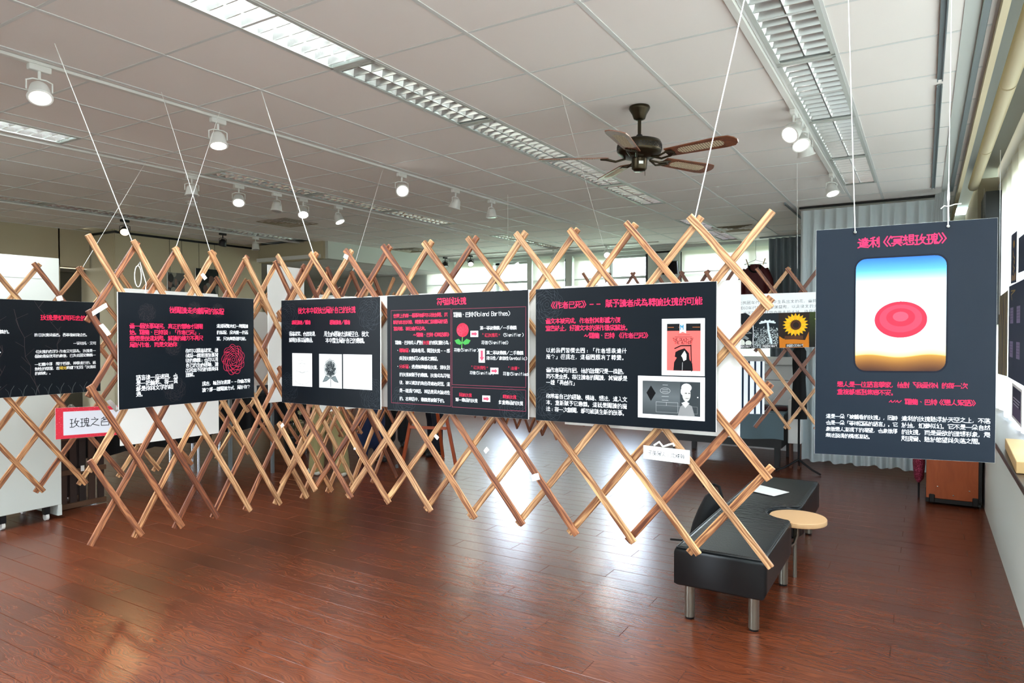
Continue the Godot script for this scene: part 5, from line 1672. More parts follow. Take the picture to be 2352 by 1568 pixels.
func boards() -> void:
	var g := "dark printed boards about the rose"
	board("exhibition_board", "dark board with red title and red outlined rose, on the left trellis", "display board", Vector3(-3.468, 1.790, -1.912), Vector3(-3.468, 1.786, -2.722), 0.594, art_journey(), g)
	board("exhibition_board", "dark board with three small white drawings, leftmost on the nearest trellis", "display board", Vector3(-3.21, 1.770, -2.712), Vector3(-2.448, 1.773, -2.712), 0.594, art_own_rose(), g)
	board("exhibition_board", "dark board with red frames, arrows and a small rose with green leaves", "display board", Vector3(-2.400, 1.775, -2.712), Vector3(-1.552, 1.783, -2.712), 0.594, art_symbol(), g)
	board("exhibition_board", "dark board with a red book cover and a grey picture at its right", "display board", Vector3(-1.512, 1.783, -2.71), Vector3(-0.700, 1.790, -2.71), 0.594, art_author(), g)
	board("exhibition_board", "dark board with faint twigs and grass on the farther left trellis", "display board", Vector3(-4.735, 1.786, -1.65), Vector3(-4.735, 1.782, -2.49), 0.594, art_died(), g)
	var da := board("hanging_board", "tall slate board with a red oval in a sky-blue picture, hung by two strings", "display board", Vector3(-0.352, 1.973, -2.793), Vector3(0.211, 1.983, -2.863), 0.841, art_floating(), "", 0.008, 0.33)
	for p in [Vector3(-0.222, 1.958, -2.805), Vector3(0.067, 1.962, -2.841)]: part("eyelet", MB.new().lathe(p - da.position, [Vector2(0.004, -0.002), Vector2(0.007, 0.0), Vector2(0.004, 0.002)], 12, Basis(Vector3.RIGHT, PI * 0.5)), M.chrome, da)
	cord("board_string", [Vector3(-0.262, CEIL, -2.86), Vector3(-0.222, 1.962, -2.803)], 0.0018, "white string holding the left side of the tall slate board")
	var kn := [Vector3(0.071, CEIL, -2.846), Vector3(0.0675, 2.12, -2.843), Vector3(0.067, 2.06, -2.843), Vector3(0.067, 2.045, -2.84), Vector3(0.067, 1.962, -2.838)]
	cord("board_string", kn, [0.0015, 0.0015, 0.005, 0.003, 0.0018], "knotted white string holding the right side of the tall slate board")
	var tk := part("string_bow", MB.new().tube([Vector3(0.045, 2.025, -2.842), Vector3(0.055, 2.034, -2.838), Vector3(0.067, 2.03, -2.836), Vector3(0.085, 2.036, -2.838), Vector3(0.105, 2.037, -2.838)], 0.0018, 6), M.string)
	tag(tk, "little white bow tied above the right side of the slate board", "string")
	# plain backs of the boards that hang on the far side of the trellis
	for q in [[-3.20, -2.33, 1.186, 1.782, "white back of a board behind the trellis, seen left of the framed board"], [-2.30, -1.43, 1.19, 1.786, "white back of a board behind the trellis, showing in the gap by the last board"], [-1.40, -0.625, 1.17, 1.797, "white back of a board showing at the right edge of the nearest trellis"]]:
		board("white_board", q[4], "board", Vector3(q[0], q[3], -2.782), Vector3(q[1], q[3], -2.782), q[3] - q[2], null, "white boards on the back of the trellis", 0.006)
	# loose white boards further back on the left
	var gw := "plain white boards among the left trellises"
	board("white_board", "wide white board behind the board with the red outlined rose", "board", Vector3(-4.70, 1.885, -2.60), Vector3(-4.70, 1.875, -3.36), 1.08, null, gw)
	board("white_board", "tall narrow white board rising between the two near trellises", "board", Vector3(-4.72, 2.145, -3.85), Vector3(-4.72, 2.14, -4.24), 1.16, null, gw)
	board("white_board", "white board peeping out behind the board with three drawings", "board", Vector3(-4.72, 1.92, -4.42), Vector3(-4.72, 1.92, -5.15), 1.08, null, gw)
	var pb := board("display_panel", "grey-white display panel on posts, behind the gap between the left boards", "board", Vector3(-6.2, 1.80, -4.55), Vector3(-6.2, 1.79, -5.15), 0.80, null)
	for z in [-0.27, 0.27]: part("post", MB.new().box(Vector3(-0.02, 0.0, z), Vector3(0.03, 1.99, 0.03)), M.alu_grey, pb)
	board("rose_sign", "red-bordered paper sign with two black characters, left of the white board", "sign", Vector3(-4.715, 1.103, -2.20), Vector3(-4.715, 1.08, -2.62), 0.20, art_sign("玫瑰之名", 640, 300, 92, 70.0), "", 0.002, 0.7)
	var rc := art_sign("", 120, 300, 10, 0.0)
	rc.fill(Color(0.82, 0.20, 0.27))
	rc.fill_rect(Rect2i(0, 0, 120, 108), Color(0.93, 0.93, 0.92))
	rc.fill_rect(Rect2i(0, 18, 102, 66), Color(0.05, 0.06, 0.09))
	board("paper_card", "small red and black paper card on the trellis at the left edge", "sign", Vector3(-4.715, 1.10, -1.60), Vector3(-4.715, 1.10, -1.778), 0.24, rc, "", 0.002, 0.7)
	var nt := board("name_tag", "small white paper tag tied below the board with the red book cover", "label", Vector3(-1.003, 1.117, -2.722), Vector3(-0.807, 1.113, -2.722), 0.056, art_sign("子策展人:沈煒翰", 480, 132, 46, 0.0), "", 0.0012, 0.8)
	part("paper_bow", MB.new().tube([Vector3(-0.05, 0.062, 0.004), Vector3(-0.028, 0.078, 0.004), Vector3(-0.012, 0.06, 0.004), Vector3(0.012, 0.07, 0.004), Vector3(0.03, 0.076, 0.004), Vector3(0.036, 0.066, 0.004)], 0.005, 6), M.tape, nt)
	board("picture_banner", "white banner with small type over a hooded figure, crowd, sunflower and leaf", "banner", Vector3(-1.475, 1.905, -6.12), Vector3(-0.62, 1.93, -6.47), 0.475, art_banner(), "", 0.004, 0.5)
	board("striped_cloth", "white cloth with navy vertical stripes hanging below the sunflower banner", "cloth", Vector3(-1.43, 1.325, -6.12), Vector3(-1.19, 1.325, -6.22), 0.46, art_stripes(300, 480, 5, Color(0.90, 0.91, 0.92), Color(0.10, 0.16, 0.23), 0.32), "", 0.003, 0.9)
	board("name_tag", "white paper tag on the sunflower trellis beside the slate board", "label", Vector3(-0.78, 1.02, -6.42), Vector3(-0.60, 1.02, -6.49), 0.06, art_sign("子策展人", 300, 110, 54, 0.0), "", 0.0012, 0.8)

# ------------------------------------------------------------------ the bench
func bench() -> void:
	var o := thing("black_bench", "long black leather bench with a round notch in its side and steel legs", "bench", Vector3(-0.93, 0, -4.72))
	var P := []                                              # outline seen from above, counter-clockwise from the near left corner, relative to the bench
	var hx := 0.235
	var hz := 1.075
	for q in [[-hx, hz], [hx, hz]]: P.append(Vector2(q[0], q[1]))
	for i in 8: P.append(Vector2(hx, hz - 0.85 * (i + 1) / 8.0))
	for i in 15:
		var a := PI * 0.53 + PI * 0.94 * i / 14.0
		P.append(Vector2(hx + 0.0 + 0.178 * cos(a), 0.012 + 0.178 * sin(a)))
	for i in 8: P.append(Vector2(hx, -0.225 - 0.85 * i / 7.0))
	P.append(Vector2(-hx, -hz))
	for i in 7: P.append(Vector2(-hx, -hz + 2.0 * hz * (i + 1) / 8.0))
	var inset := func(d: float) -> Array:
		var out := []
		for i in P.size():
			var a: Vector2 = P[(i - 1 + P.size()) % P.size()]
			var b: Vector2 = P[(i + 1) % P.size()]
			var e1: Vector2 = (P[i] - a).normalized()
			var e2: Vector2 = (b - P[i]).normalized()
			var nn := Vector2(e1.y, -e1.x) + Vector2(e2.y, -e2.x)
			out.append(P[i] + nn / maxf(nn.length_squared() * 0.5, 0.35) * d)
		return out
	var R := []
	for q in [[0.012, 0.203], [0.0, 0.215], [0.0, 0.385], [0.004, 0.400], [0.014, 0.410], [0.03, 0.4145]]:
		var ring := []
		for p in inset.call(q[0]): ring.append(Vector3(p.x, q[1], p.y))
		ring.reverse()
		R.append(ring)
	var lea: StandardMaterial3D = M.leather.duplicate()
	var im := Image.create(256, 512, false, Image.FORMAT_RGB8)
	var nz := noise_at(1.0, 21, 3)
	for y in 512:
		for x in 256:
			var v := y / 512.0
			var k := exp(-pow((v - 0.52) / 0.16, 2.0))
			var g := 0.5 + 0.5 * k * nz.get_noise_2d(x * 0.012, y * 0.16) + 0.06 * nz.get_noise_2d(x * 0.9, y * 0.9)
			im.set_pixel(x, y, Color(g, g, g))
	im.bump_map_to_normal_map(5.0)
	lea.normal_enabled = true
	lea.normal_texture = ImageTexture.create_from_image(im)
	lea.normal_scale = 0.8
	part("seat_base", MB.new().rings(R.slice(0, 4), true, true, false), M.leather, o)
	var seat := MB.new().rings(R.slice(3), true, false, false)
	var last: Array = R[R.size() - 1]
	var flat := PackedVector2Array()
	for p in last: flat.append(Vector2(p.x, p.z))
	var ti := Geometry2D.triangulate_polygon(flat)
	for i in range(0, ti.size(), 3):
		if (last[ti[i + 1]] - last[ti[i]]).cross(last[ti[i + 2]] - last[ti[i]]).y > 0: seat.tri(last[ti[i]], last[ti[i + 1]], last[ti[i + 2]])
		else: seat.tri(last[ti[i]], last[ti[i + 2]], last[ti[i + 1]])
	for i in seat.v.size(): seat.t[i] = Vector2(seat.v[i].x / 0.5 + 0.5, (seat.v[i].z + hz) / (2.0 * hz))
	part("seat_top", seat, lea, o)
	var sm := []
	for p in inset.call(0.010): sm.append(Vector3(p.x, 0.4095, p.y))
	sm.append(sm[0])
	part("piping", MB.new().tube(sm, 0.0035, 6, false), M.leather, o)
	for q in [[-0.174, 0.985], [0.165, 0.965], [0.185, 0.20], [-0.185, 0.20], [0.165, -1.03], [-0.174, -1.03], [-0.185, -0.35]]:
		var lg := part("leg", MB.new().lathe(Vector3(q[0], 0, q[1]), [Vector2(0.0275, 0.012), Vector2(0.0275, 0.205)], 20), M.steel, o)
		part("foot_pad", MB.new().lathe(Vector3(q[0], 0, q[1]), [Vector2(0.024, 0.0), Vector2(0.026, 0.012)], 20), M.black, lg)
	var st := thing("side_table", "small round pale wood table fitted into the notch of the black bench", "side table", Vector3(-0.685, -0.012, -4.675))
	part("table_top", MB.new().lathe(Vector3.ZERO, [Vector2(0.001, 0.382), Vector2(0.168, 0.382), Vector2(0.172, 0.386), Vector2(0.172, 0.410), Vector2(0.168, 0.415), Vector2(0.001, 0.4155)], 48), mat(Color(0.83, 0.66, 0.47), 0.4), st)
	part("arm", MB.new().tube([Vector3(0.0, 0.383, 0.02), Vector3(0.0, 0.30, 0.02), Vector3(-0.015, 0.25, 0.02), Vector3(-0.05, 0.215, 0.02), Vector3(-0.10, 0.19, 0.02), Vector3(-0.22, 0.19, 0.02)], 0.011, 10), M.steel, st)
	part("leg", MB.new().lathe(Vector3(-0.02, 0, -0.03), [Vector2(0.012, 0.012), Vector2(0.012, 0.384)], 12), M.steel, st)
	var pp := MB.new().slab([Vector3(-1.065, 0.4195, -5.40), Vector3(-1.13, 0.4195, -5.19), Vector3(-0.905, 0.4195, -5.09), Vector3(-0.83, 0.4195, -5.27)], Vector3(0, 0.0012, 0))
	tag(part("paper_sheet", pp, M.paper), "white sheet of paper lying on the far half of the black bench", "paper")
	var bag := thing("black_bag", "black cloth bag with a strap slumped against the left side of the bench", "bag", Vector3(-1.29, 0, -4.86))
	var br := []
	for q in [[0.0, 0.10, 0.16], [0.05, 0.115, 0.30], [0.16, 0.11, 0.36], [0.28, 0.085, 0.33], [0.36, 0.06, 0.24], [0.42, 0.035, 0.12], [0.44, 0.01, 0.04]]:
		var ring := []
		for j in 20:
			var a := -TAU * j / 20.0
			ring.append(Vector3(cos(a) * q[1] * (1.0 + 0.08 * sin(a * 3.0 + q[0] * 9.0)), q[0], sin(a) * q[2] * (1.0 + 0.06 * cos(a * 5.0))))
		br.append(ring)
	part("bag_body", MB.new().rings(br), M.black_cloth, bag)
	part("strap", MB.new().tube([Vector3(0.06, 0.40, -0.08), Vector3(0.02, 0.455, -0.16), Vector3(-0.03, 0.45, -0.24), Vector3(-0.09, 0.435, -0.26), Vector3(-0.12, 0.43, -0.24)], 0.011, 8), M.black_cloth, bag)
	part("strap_end", MB.new().box(Vector3(0.085, 0.385, 1.0), Vector3(0.10, 0.010, 0.014), Basis(Vector3.UP, 0.25), 0.003), M.black_cloth, bag)

# ------------------------------------------------------------------ right side
func drape(a: Vector3, b: Vector3, ytop: float, ybot: float, pleats: int, amp: float, spread := 1.0, pinch := true) -> MB:    # pleated cloth between two points
	var R := []
	var u := b - a
	u.y = 0
	var nrm := u.normalized().cross(Vector3.UP)
	var n := pleats * 10
	var g := RandomNumberGenerator.new()
	g.seed = pleats * 31 + int(amp * 1000)
	var ph := []
	for k in pleats + 2: ph.append(g.randf_range(-0.25, 0.25))
	for i in 15:
		var v := i / 14.0
		var row := []
		var k := smoothstep(0.0, 0.10, v) if pinch else 1.0
		for j in n + 1:
			var f := float(j) / n
			var idx := int(f * pleats)
			var w := sin(f * pleats * TAU + ph[idx] * v * 2.0)
			var sharp := signf(w) * pow(absf(w), 0.7)
			var am := amp * (0.55 + 0.45 * v) * (0.35 + 0.65 * k)
			if pinch and v < 0.12: am *= 0.7 + 0.6 * float(absf(fposmod(f * pleats, 1.0) - 0.25) < 0.12)
			var x := lerpf(0.5 + (f - 0.5) * spread, f, v)
			var p := a + u * x + nrm * sharp * am
			row.append(Vector3(p.x, lerpf(ytop, ybot + 0.012 * sin(f * pleats * 3.1), v), p.z))
		R.append(row)
	return MB.new().rings(R, false, false, false)

func curtain_thing(called: String, label: String, cb: MB, m: Material, rail: Array, rm: Material, hooks := 0) -> void:
	var o := thing(called, label, "curtain", Vector3(rail[0].x, 0, rail[0].z), 0.0)
	for i in cb.v.size(): cb.v[i] -= o.position
	part("curtain_cloth", cb, m, o)
	var r := MB.new()
	var c: Vector3 = (rail[0] + rail[1]) * 0.5 - o.position
	var d: Vector3 = rail[1] - rail[0]
	r.box(c, Vector3(d.length(), 0.022, 0.03), Basis(Vector3.UP, atan2(-d.z, d.x)), 0.003)
	part("curtain_rail", r, rm, o)

func right_side() -> void:
	var grey := mat(Color(0.76, 0.80, 0.81), 0.85)
	grey.backlight_enabled = true
	grey.backlight = Color(0.12, 0.13, 0.14)
	curtain_thing("pleated_curtain", "wide pale grey pleated curtain reaching the floor behind the slate board", drape(Vector3(-1.25, 0, -8.6), Vector3(0.14, 0, -8.55), 2.985, 0.075, 12, 0.045), grey, [Vector3(-1.27, CEIL - 0.012, -8.6), Vector3(0.14, CEIL - 0.012, -8.55)], M.black)
	curtain_thing("side_curtain", "pale grey curtain gathered at the right wall end of the pleated one", drape(Vector3(0.03, 0, -8.42), Vector3(0.24, 0, -7.95), 2.99, 0.09, 5, 0.05, 0.45), grey, [Vector3(0.22, CEIL - 0.013, 0.5), Vector3(0.22, CEIL - 0.013, -8.3)], M.alu_grey)
	var dk := mat(Color(0.52, 0.57, 0.60), 0.85)
	curtain_thing("gathered_curtain", "darker grey gathered curtain beside the far windows, behind the red blouse", drape(Vector3(-2.02, 0, -11.05), Vector3(-1.22, 0, -10.95), 3.0, 0.2, 9, 0.06, 1.12, false), dk, [Vector3(-2.2, 3.018, -11.05), Vector3(-1.2, 3.018, -11.0)], M.alu_grey)
	var cr := MB.new().box(Vector3.ZERO, Vector3(0.02, 0.022, 1.35), Basis.IDENTITY, 0.003)
	var crn := part("curtain_track", cr, M.alu_grey)
	crn.position = Vector3(-1.36, CEIL - 0.012, -8.85)
	tag(crn, "short dark curtain track on the ceiling left of the pleated curtain", "curtain rail")
	# roller tubes and blinds along the right windows
	for k in 6:
		var z0 := 1.9 - k * 1.72
		var o := thing("roller_blind", "white roller blind over the right-hand windows, %s from the camera end" % ["out of view", "second", "third", "fourth", "fifth", "sixth"][k], "blind", Vector3(0.60, 0.82, z0 - 0.86), 0.0, "white roller blinds of the right windows")
		part("roller_tube", MB.new().tube([Vector3(-0.19, 2.235, 0.845), Vector3(-0.19, 2.235, -0.845)], 0.045, 18), M.cream, o)
		for s in [-1, 1]:
			part("bracket", MB.new().box(Vector3(-0.19, 2.29, s * 0.85), Vector3(0.03, 0.12, 0.014)), M.chrome, o)
		var bl := drape(Vector3(0.02, 0, 0.84), Vector3(0.02, 0, -0.84), 2.21, 0.02, 4, 0.012, 1.0, false)
		part("blind_cloth", bl, M.blind, o)
		part("pull_cord", MB.new().tube([Vector3(-0.10, 2.2, -0.80), Vector3(-0.095, 0.9, -0.80)], 0.002, 6), M.string, o)
	# posters pinned to the blinds
	var X := 0.592
	var gp := "posters pinned to the right-hand blinds"
	board("pinned_poster", "narrow navy poster with a gold sun pinned to the right blinds", "poster", Vector3(X, 2.36, -6.80), Vector3(X, 2.35, -6.42), 0.39, art_navy(240, 360, true, 0), gp, 0.002, 0.6)
	board("pinned_poster", "navy poster at the right picture edge beside the narrow gold one", "poster", Vector3(X, 2.28, -6.30), Vector3(X, 2.27, -5.85), 0.26, art_navy(300, 200, false, 0), gp, 0.002, 0.6)
	board("pinned_poster", "large navy poster with lilac note cards and gold emblem", "poster", Vector3(X, 1.955, -6.93), Vector3(X, 1.955, -5.6), 0.745, art_navy(900, 500, false, 4), gp, 0.002, 0.6)
	board("pinned_poster", "poster of gold and blue vertical brush stripes half behind the slate board", "poster", Vector3(X, 1.905, -7.85), Vector3(X, 1.93, -7.02), 0.72, art_stripes(420, 380, 9, Color(0.14, 0.19, 0.36), Color(0.60, 0.50, 0.28), 0.55, 0.012), gp, 0.002, 0.6)
	var ph := canvas(240, 260, Color(0.93, 0.93, 0.94))
	ph.fill_rect(Rect2i(20, 20, 200, 220), Color(0.16, 0.15, 0.27))
	ph.fill_rect(Rect2i(20, 150, 200, 90), Color(0.34, 0.29, 0.42))
	for k in 3: ph.fill_rect(Rect2i(36, 96 + k * 22, 160 - k * 14, 9), Color(0.75, 0.72, 0.82))
	board("pinned_poster", "small white-bordered purple photograph below the large navy poster", "poster", Vector3(X, 1.185, -6.62), Vector3(X, 1.175, -5.98), 0.27, ph, gp, 0.002, 0.6)
	var bk := part("wood_block", MB.new().box(Vector3(0.50, 0.845, -5.10), Vector3(0.10, 0.065, 0.95), Basis(Vector3.UP, -0.03), 0.003), mat(Color(0.80, 0.66, 0.44), 0.5))
	tag(bk, "long pale wooden block lying on the stone window sill", "wood block")
	# flight case and speckled cloth at the end of the wall
	var o := thing("wooden_case", "orange-brown wooden case with black edges on the floor behind the slate board", "case", Vector3(0.235, 0, -7.55))
	part("case_body", MB.new().box(Vector3(-0.01, 0.46, 0), Vector3(0.40, 0.80, 0.46), Basis.IDENTITY, 0.004), mat(Color.WHITE, 0.35, 0.0, wood_tex(64, 256, Color(0.60, 0.28, 0.13), Color(0.68, 0.34, 0.17), 91, 6.0, 0.25, 0.7)), o)
	part("edge_strip", MB.new().box(Vector3(0.2, 0.46, 0.225), Vector3(0.028, 0.84, 0.03), Basis.IDENTITY, 0.004), M.black, o)
	part("base_plate", MB.new().box(Vector3(-0.005, 0.043, 0), Vector3(0.42, 0.036, 0.48)), M.black, o)
	for s in [-1, 1]: part("corner_block", MB.new().box(Vector3(s * 0.165, 0.06, 0.235), Vector3(0.045, 0.075, 0.03), Basis.IDENTITY, 0.006), M.black, o)
	for s in [-1, 1]:
		for t in [-1, 1]: part("caster", MB.new().tube([Vector3(s * 0.17 - 0.012, 0.024, t * 0.17), Vector3(s * 0.17 + 0.012, 0.024, t * 0.17)], 0.0235, 14), M.black, o)
	for q in [[-0.12, 0.17], [0.0, 0.10], [0.12, 0.155]]: part("screw_cap", MB.new().lathe(Vector3(q[0], q[1], 0.231), [Vector2(0.006, 0.0), Vector2(0.001, 0.003)], 8, Basis(Vector3.RIGHT, PI * 0.5)), M.chrome, o)
	var pk := canvas(128, 128, Color(0.42, 0.07, 0.17))
	var g := RandomNumberGenerator.new()
	g.seed = 2
	for k in 900: disc(pk, Vector2(g.randf() * 128, g.randf() * 128), 1.5, 1.5, [Color(0.75, 0.35, 0.48), Color(0.25, 0.02, 0.09), Color(0.62, 0.18, 0.30)][k % 3])
	var bag := MB.new()
	var br := []
	for q in [[0.16, 0.015], [0.20, 0.05], [0.34, 0.065], [0.55, 0.06], [0.8, 0.05]]:
		var ring := []
		for j in 16:
			var a := -TAU * j / 16.0
			ring.append(Vector3(cos(a) * q[1] * 0.8, q[0], sin(a) * q[1] * 1.6))
		br.append(ring)
	bag.rings(br)
	for i in bag.t.size(): bag.t[i] *= Vector2(2, 4)
	var bn := thing("speckled_cloth", "crimson speckled cloth hanging beside the orange wooden case on a hook stand", "cloth", Vector3(-0.035, 0, -7.5))
	part("cloth", bag, mat(Color.WHITE, 0.9, 0.0, ImageTexture.create_from_image(pk)), bn)
	part("stand", MB.new().tube([Vector3(0, 0.0, -0.05), Vector3(0, 0.9, -0.05)], 0.009, 8), M.dark_metal, bn)

# ------------------------------------------------------------------ far side
func far_side() -> void:
	var bd := 0
	for q in [[-8.95, -7.30, 0.9], [-3.52, -1.28, 0.95], [-6.40, -5.73, 0.9], [-5.53, -4.90, 0.9]]:
		var o := thing("window_blind", ["cream roller blind drawn down at the left of the far windows", "cream roller blind drawn down over the far windows by the red blouse", "pale sheer blind left of the dark window post", "pale sheer blind right of the dark window post"][bd], "blind", Vector3((q[0] + q[1]) * 0.5, q[2], -11.36), 0.0, "drawn blinds of the far windows")
		bd += 1
		part("blind_cloth", MB.new().box(Vector3(0, (2.93 - q[2]) * 0.5, 0), Vector3(q[1] - q[0], 2.93 - q[2], 0.003)), M.blind, o)
		part("bottom_bar", MB.new().box(Vector3(0, 0.01, 0), Vector3(q[1] - q[0], 0.025, 0.012)), M.white, o)
		for k in 2: part("cloth_seam", MB.new().box(Vector3(0, 1.2 + k * 0.42, 0.003), Vector3(q[1] - q[0], 0.012, 0.003)), M.foam, o)
	var tv := thing("wall_speaker", "small tilted black screen on the wall between the far windows", "screen", Vector3(-3.74, 2.55, -11.3))
	part("case", MB.new().box(Vector3(0, 0.1, 0), Vector3(0.34, 0.22, 0.06), Basis(Vector3.RIGHT, 0.25), 0.006), M.black, tv)
	part("screen", MB.new().box(Vector3(0, 0.092, 0.031), Vector3(0.31, 0.19, 0.003), Basis(Vector3.RIGHT, 0.25)), mat(Color(0.05, 0.06, 0.07), 0.15), tv)
	part("bracket", MB.new().tube([Vector3(0, 0.12, -0.02), Vector3(0, 0.14, -0.1)], 0.012, 8), M.black, tv)
	# red blouse on a wire hanger
	var o := thing("red_blouse", "dark red blouse with black trim clipped to a wire hanger in the window light", "blouse", Vector3(-2.145, 1.83, -10.5))
	var cl := mat(Color(0.30, 0.015, 0.045), 0.6)
	var R := []
	for q in [[0.0, 0.20, 0.10], [0.2, 0.19, 0.09], [0.42, 0.185, 0.08], [0.58, 0.18, 0.07], [0.66, 0.15, 0.06], [0.715, 0.09, 0.05], [0.73, 0.075, 0.045]]:
		var ring := []
		for j in 28:
			var a := -TAU * j / 28.0
			ring.append(Vector3(cos(a) * q[1], q[0], sin(a) * q[2] * (1.0 + 0.18 * sin(a * 9.0))))
		R.append(ring)
	part("blouse_body", MB.new().rings(R), cl, o)
	for s in [-1, 1]: part("sleeve", MB.new().tube([Vector3(s * 0.13, 0.66, 0), Vector3(s * 0.19, 0.5, 0.01), Vector3(s * 0.22, 0.25, 0.02), Vector3(s * 0.22, 0.1, 0.02)], [0.05, 0.06, 0.065, 0.05], 14), cl, o)
	var trim := []
	for i in 17: trim.append(Vector3(0.085 * cos(PI + PI * i / 16.0), 0.715 + 0.10 * sin(PI + PI * i / 16.0), 0.075))
	part("neck_trim", MB.new().tube(trim, 0.013, 8), M.black_cloth, o)
	part("hanger", MB.new().tube([Vector3(-0.16, 0.74, 0), Vector3(0, 0.80, 0), Vector3(0.16, 0.74, 0), Vector3(-0.16, 0.735, 0)], 0.004, 6), M.chrome, o)
	for s in [-1, 1]: part("clip", MB.new().box(Vector3(s * 0.12, 0.77, 0.0), Vector3(0.012, 0.10, 0.014), Basis(Vector3.BACK, -s * 0.35), 0.002), mat(Color(0.66, 0.52, 0.32), 0.6), o)
	part("wire", MB.new().tube([Vector3(0, 0.80, 0), Vector3(0.01, 0.84, 0), Vector3(0, 0.9, 0), Vector3(0.004, 1.20, 0)], 0.003, 6), M.chrome, o)
	# low platform with a grey-blue cover
	var pf := thing("low_platform", "low dark platform covered with a grey-blue cloth before the far windows", "platform", Vector3(-2.05, 0, -8.75))
	var cloth := mat(Color(0.36, 0.44, 0.47), 0.85)
	var cv := MB.new().box(Vector3(0, 0.625, 0), Vector3(1.36, 0.03, 0.94), Basis.IDENTITY, 0.008)
	part("cover", cv, cloth, pf)
	part("cover_hang", drape(Vector3(-0.68, 0, 0.475), Vector3(0.68, 0, 0.475), 0.625, 0.33, 5, 0.012, 1.0, false), cloth, pf)
	part("platform_body", MB.new().box(Vector3(0, 0.42, 0), Vector3(1.3, 0.38, 0.88)), M.black, pf)
	for q in [[-0.6, 0.4], [0.6, 0.4], [-0.6, -0.4], [0.6, -0.4]]: part("leg", MB.new().box(Vector3(q[0], 0.12, q[1]), Vector3(0.06, 0.24, 0.06)), M.black, pf)
	var fc := MB.new().box(Vector3(-1.55, 0.662, -8.6), Vector3(0.34, 0.045, 0.22), Basis(Vector3.UP, 0.15), 0.018)
	tag(part("folded_cloth", fc, mat(Color(0.20, 0.02, 0.04), 0.8)), "folded dark red cloth lying on the grey-blue platform", "cloth")
	var wp := thing("white_partition", "low white partition with a ledge behind the grey-blue platform", "partition", Vector3(-1.75, 0, -9.6))
	part("panel", MB.new().box(Vector3(0, 0.60, 0), Vector3(1.3, 1.2, 0.05)), M.white, wp)
	part("ledge", MB.new().box(Vector3(0, 1.19, 0.06), Vector3(1.34, 0.10, 0.16), Basis.IDENTITY, 0.004), M.white, wp)
	part("groove", MB.new().box(Vector3(0, 0.93, 0.026), Vector3(1.3, 0.006, 0.004)), M.dark_metal, wp)
	# black dress on a stand
	var dm := thing("dress_stand", "black dress on a tripod stand at the edge of the pleated curtain", "dress stand", Vector3(-1.20, 0, -8.22))
	var D := []
	for q in [[0.60, 0.085, 0.06], [0.8, 0.08, 0.055], [1.05, 0.066, 0.048], [1.2, 0.075, 0.05], [1.36, 0.072, 0.05], [1.44, 0.03, 0.03]]:
		var ring := []
		for j in 24:
			var a := -TAU * j / 24.0
			ring.append(Vector3(cos(a) * q[1], q[0], sin(a) * q[2] * (1.0 + 0.15 * sin(a * 7.0))))
		D.append(ring)
	part("dress", MB.new().rings(D), M.black_cloth, dm)
	part("pole", MB.new().tube([Vector3(0, 0.12, 0), Vector3(0, 1.5, 0)], 0.012, 10), M.dark_metal, dm)
	for a in [0.4, 2.6, 4.6]: part("foot", MB.new().tube([Vector3(0, 0.14, 0), Vector3(cos(a) * 0.16, 0.05, sin(a) * 0.16), Vector3(cos(a) * 0.26, 0.013, sin(a) * 0.26)], 0.012, 8), M.dark_metal, dm)
	var ws := thing("white_stool", "narrow white covered stool on wooden legs beside the black dress", "stool", Vector3(-1.27, 0, -8.45))
	part("cover", MB.new().box(Vector3(0, 0.54, 0), Vector3(0.14, 0.50, 0.16), Basis.IDENTITY, 0.006), M.white, ws)
	for q in [[-0.045, 0.05], [0.045, 0.05], [-0.045, -0.05], [0.045, -0.05]]: part("leg", MB.new().box(Vector3(q[0], 0.15, q[1]), Vector3(0.025, 0.30, 0.025)), mat(Color(0.30, 0.17, 0.10), 0.6), ws)

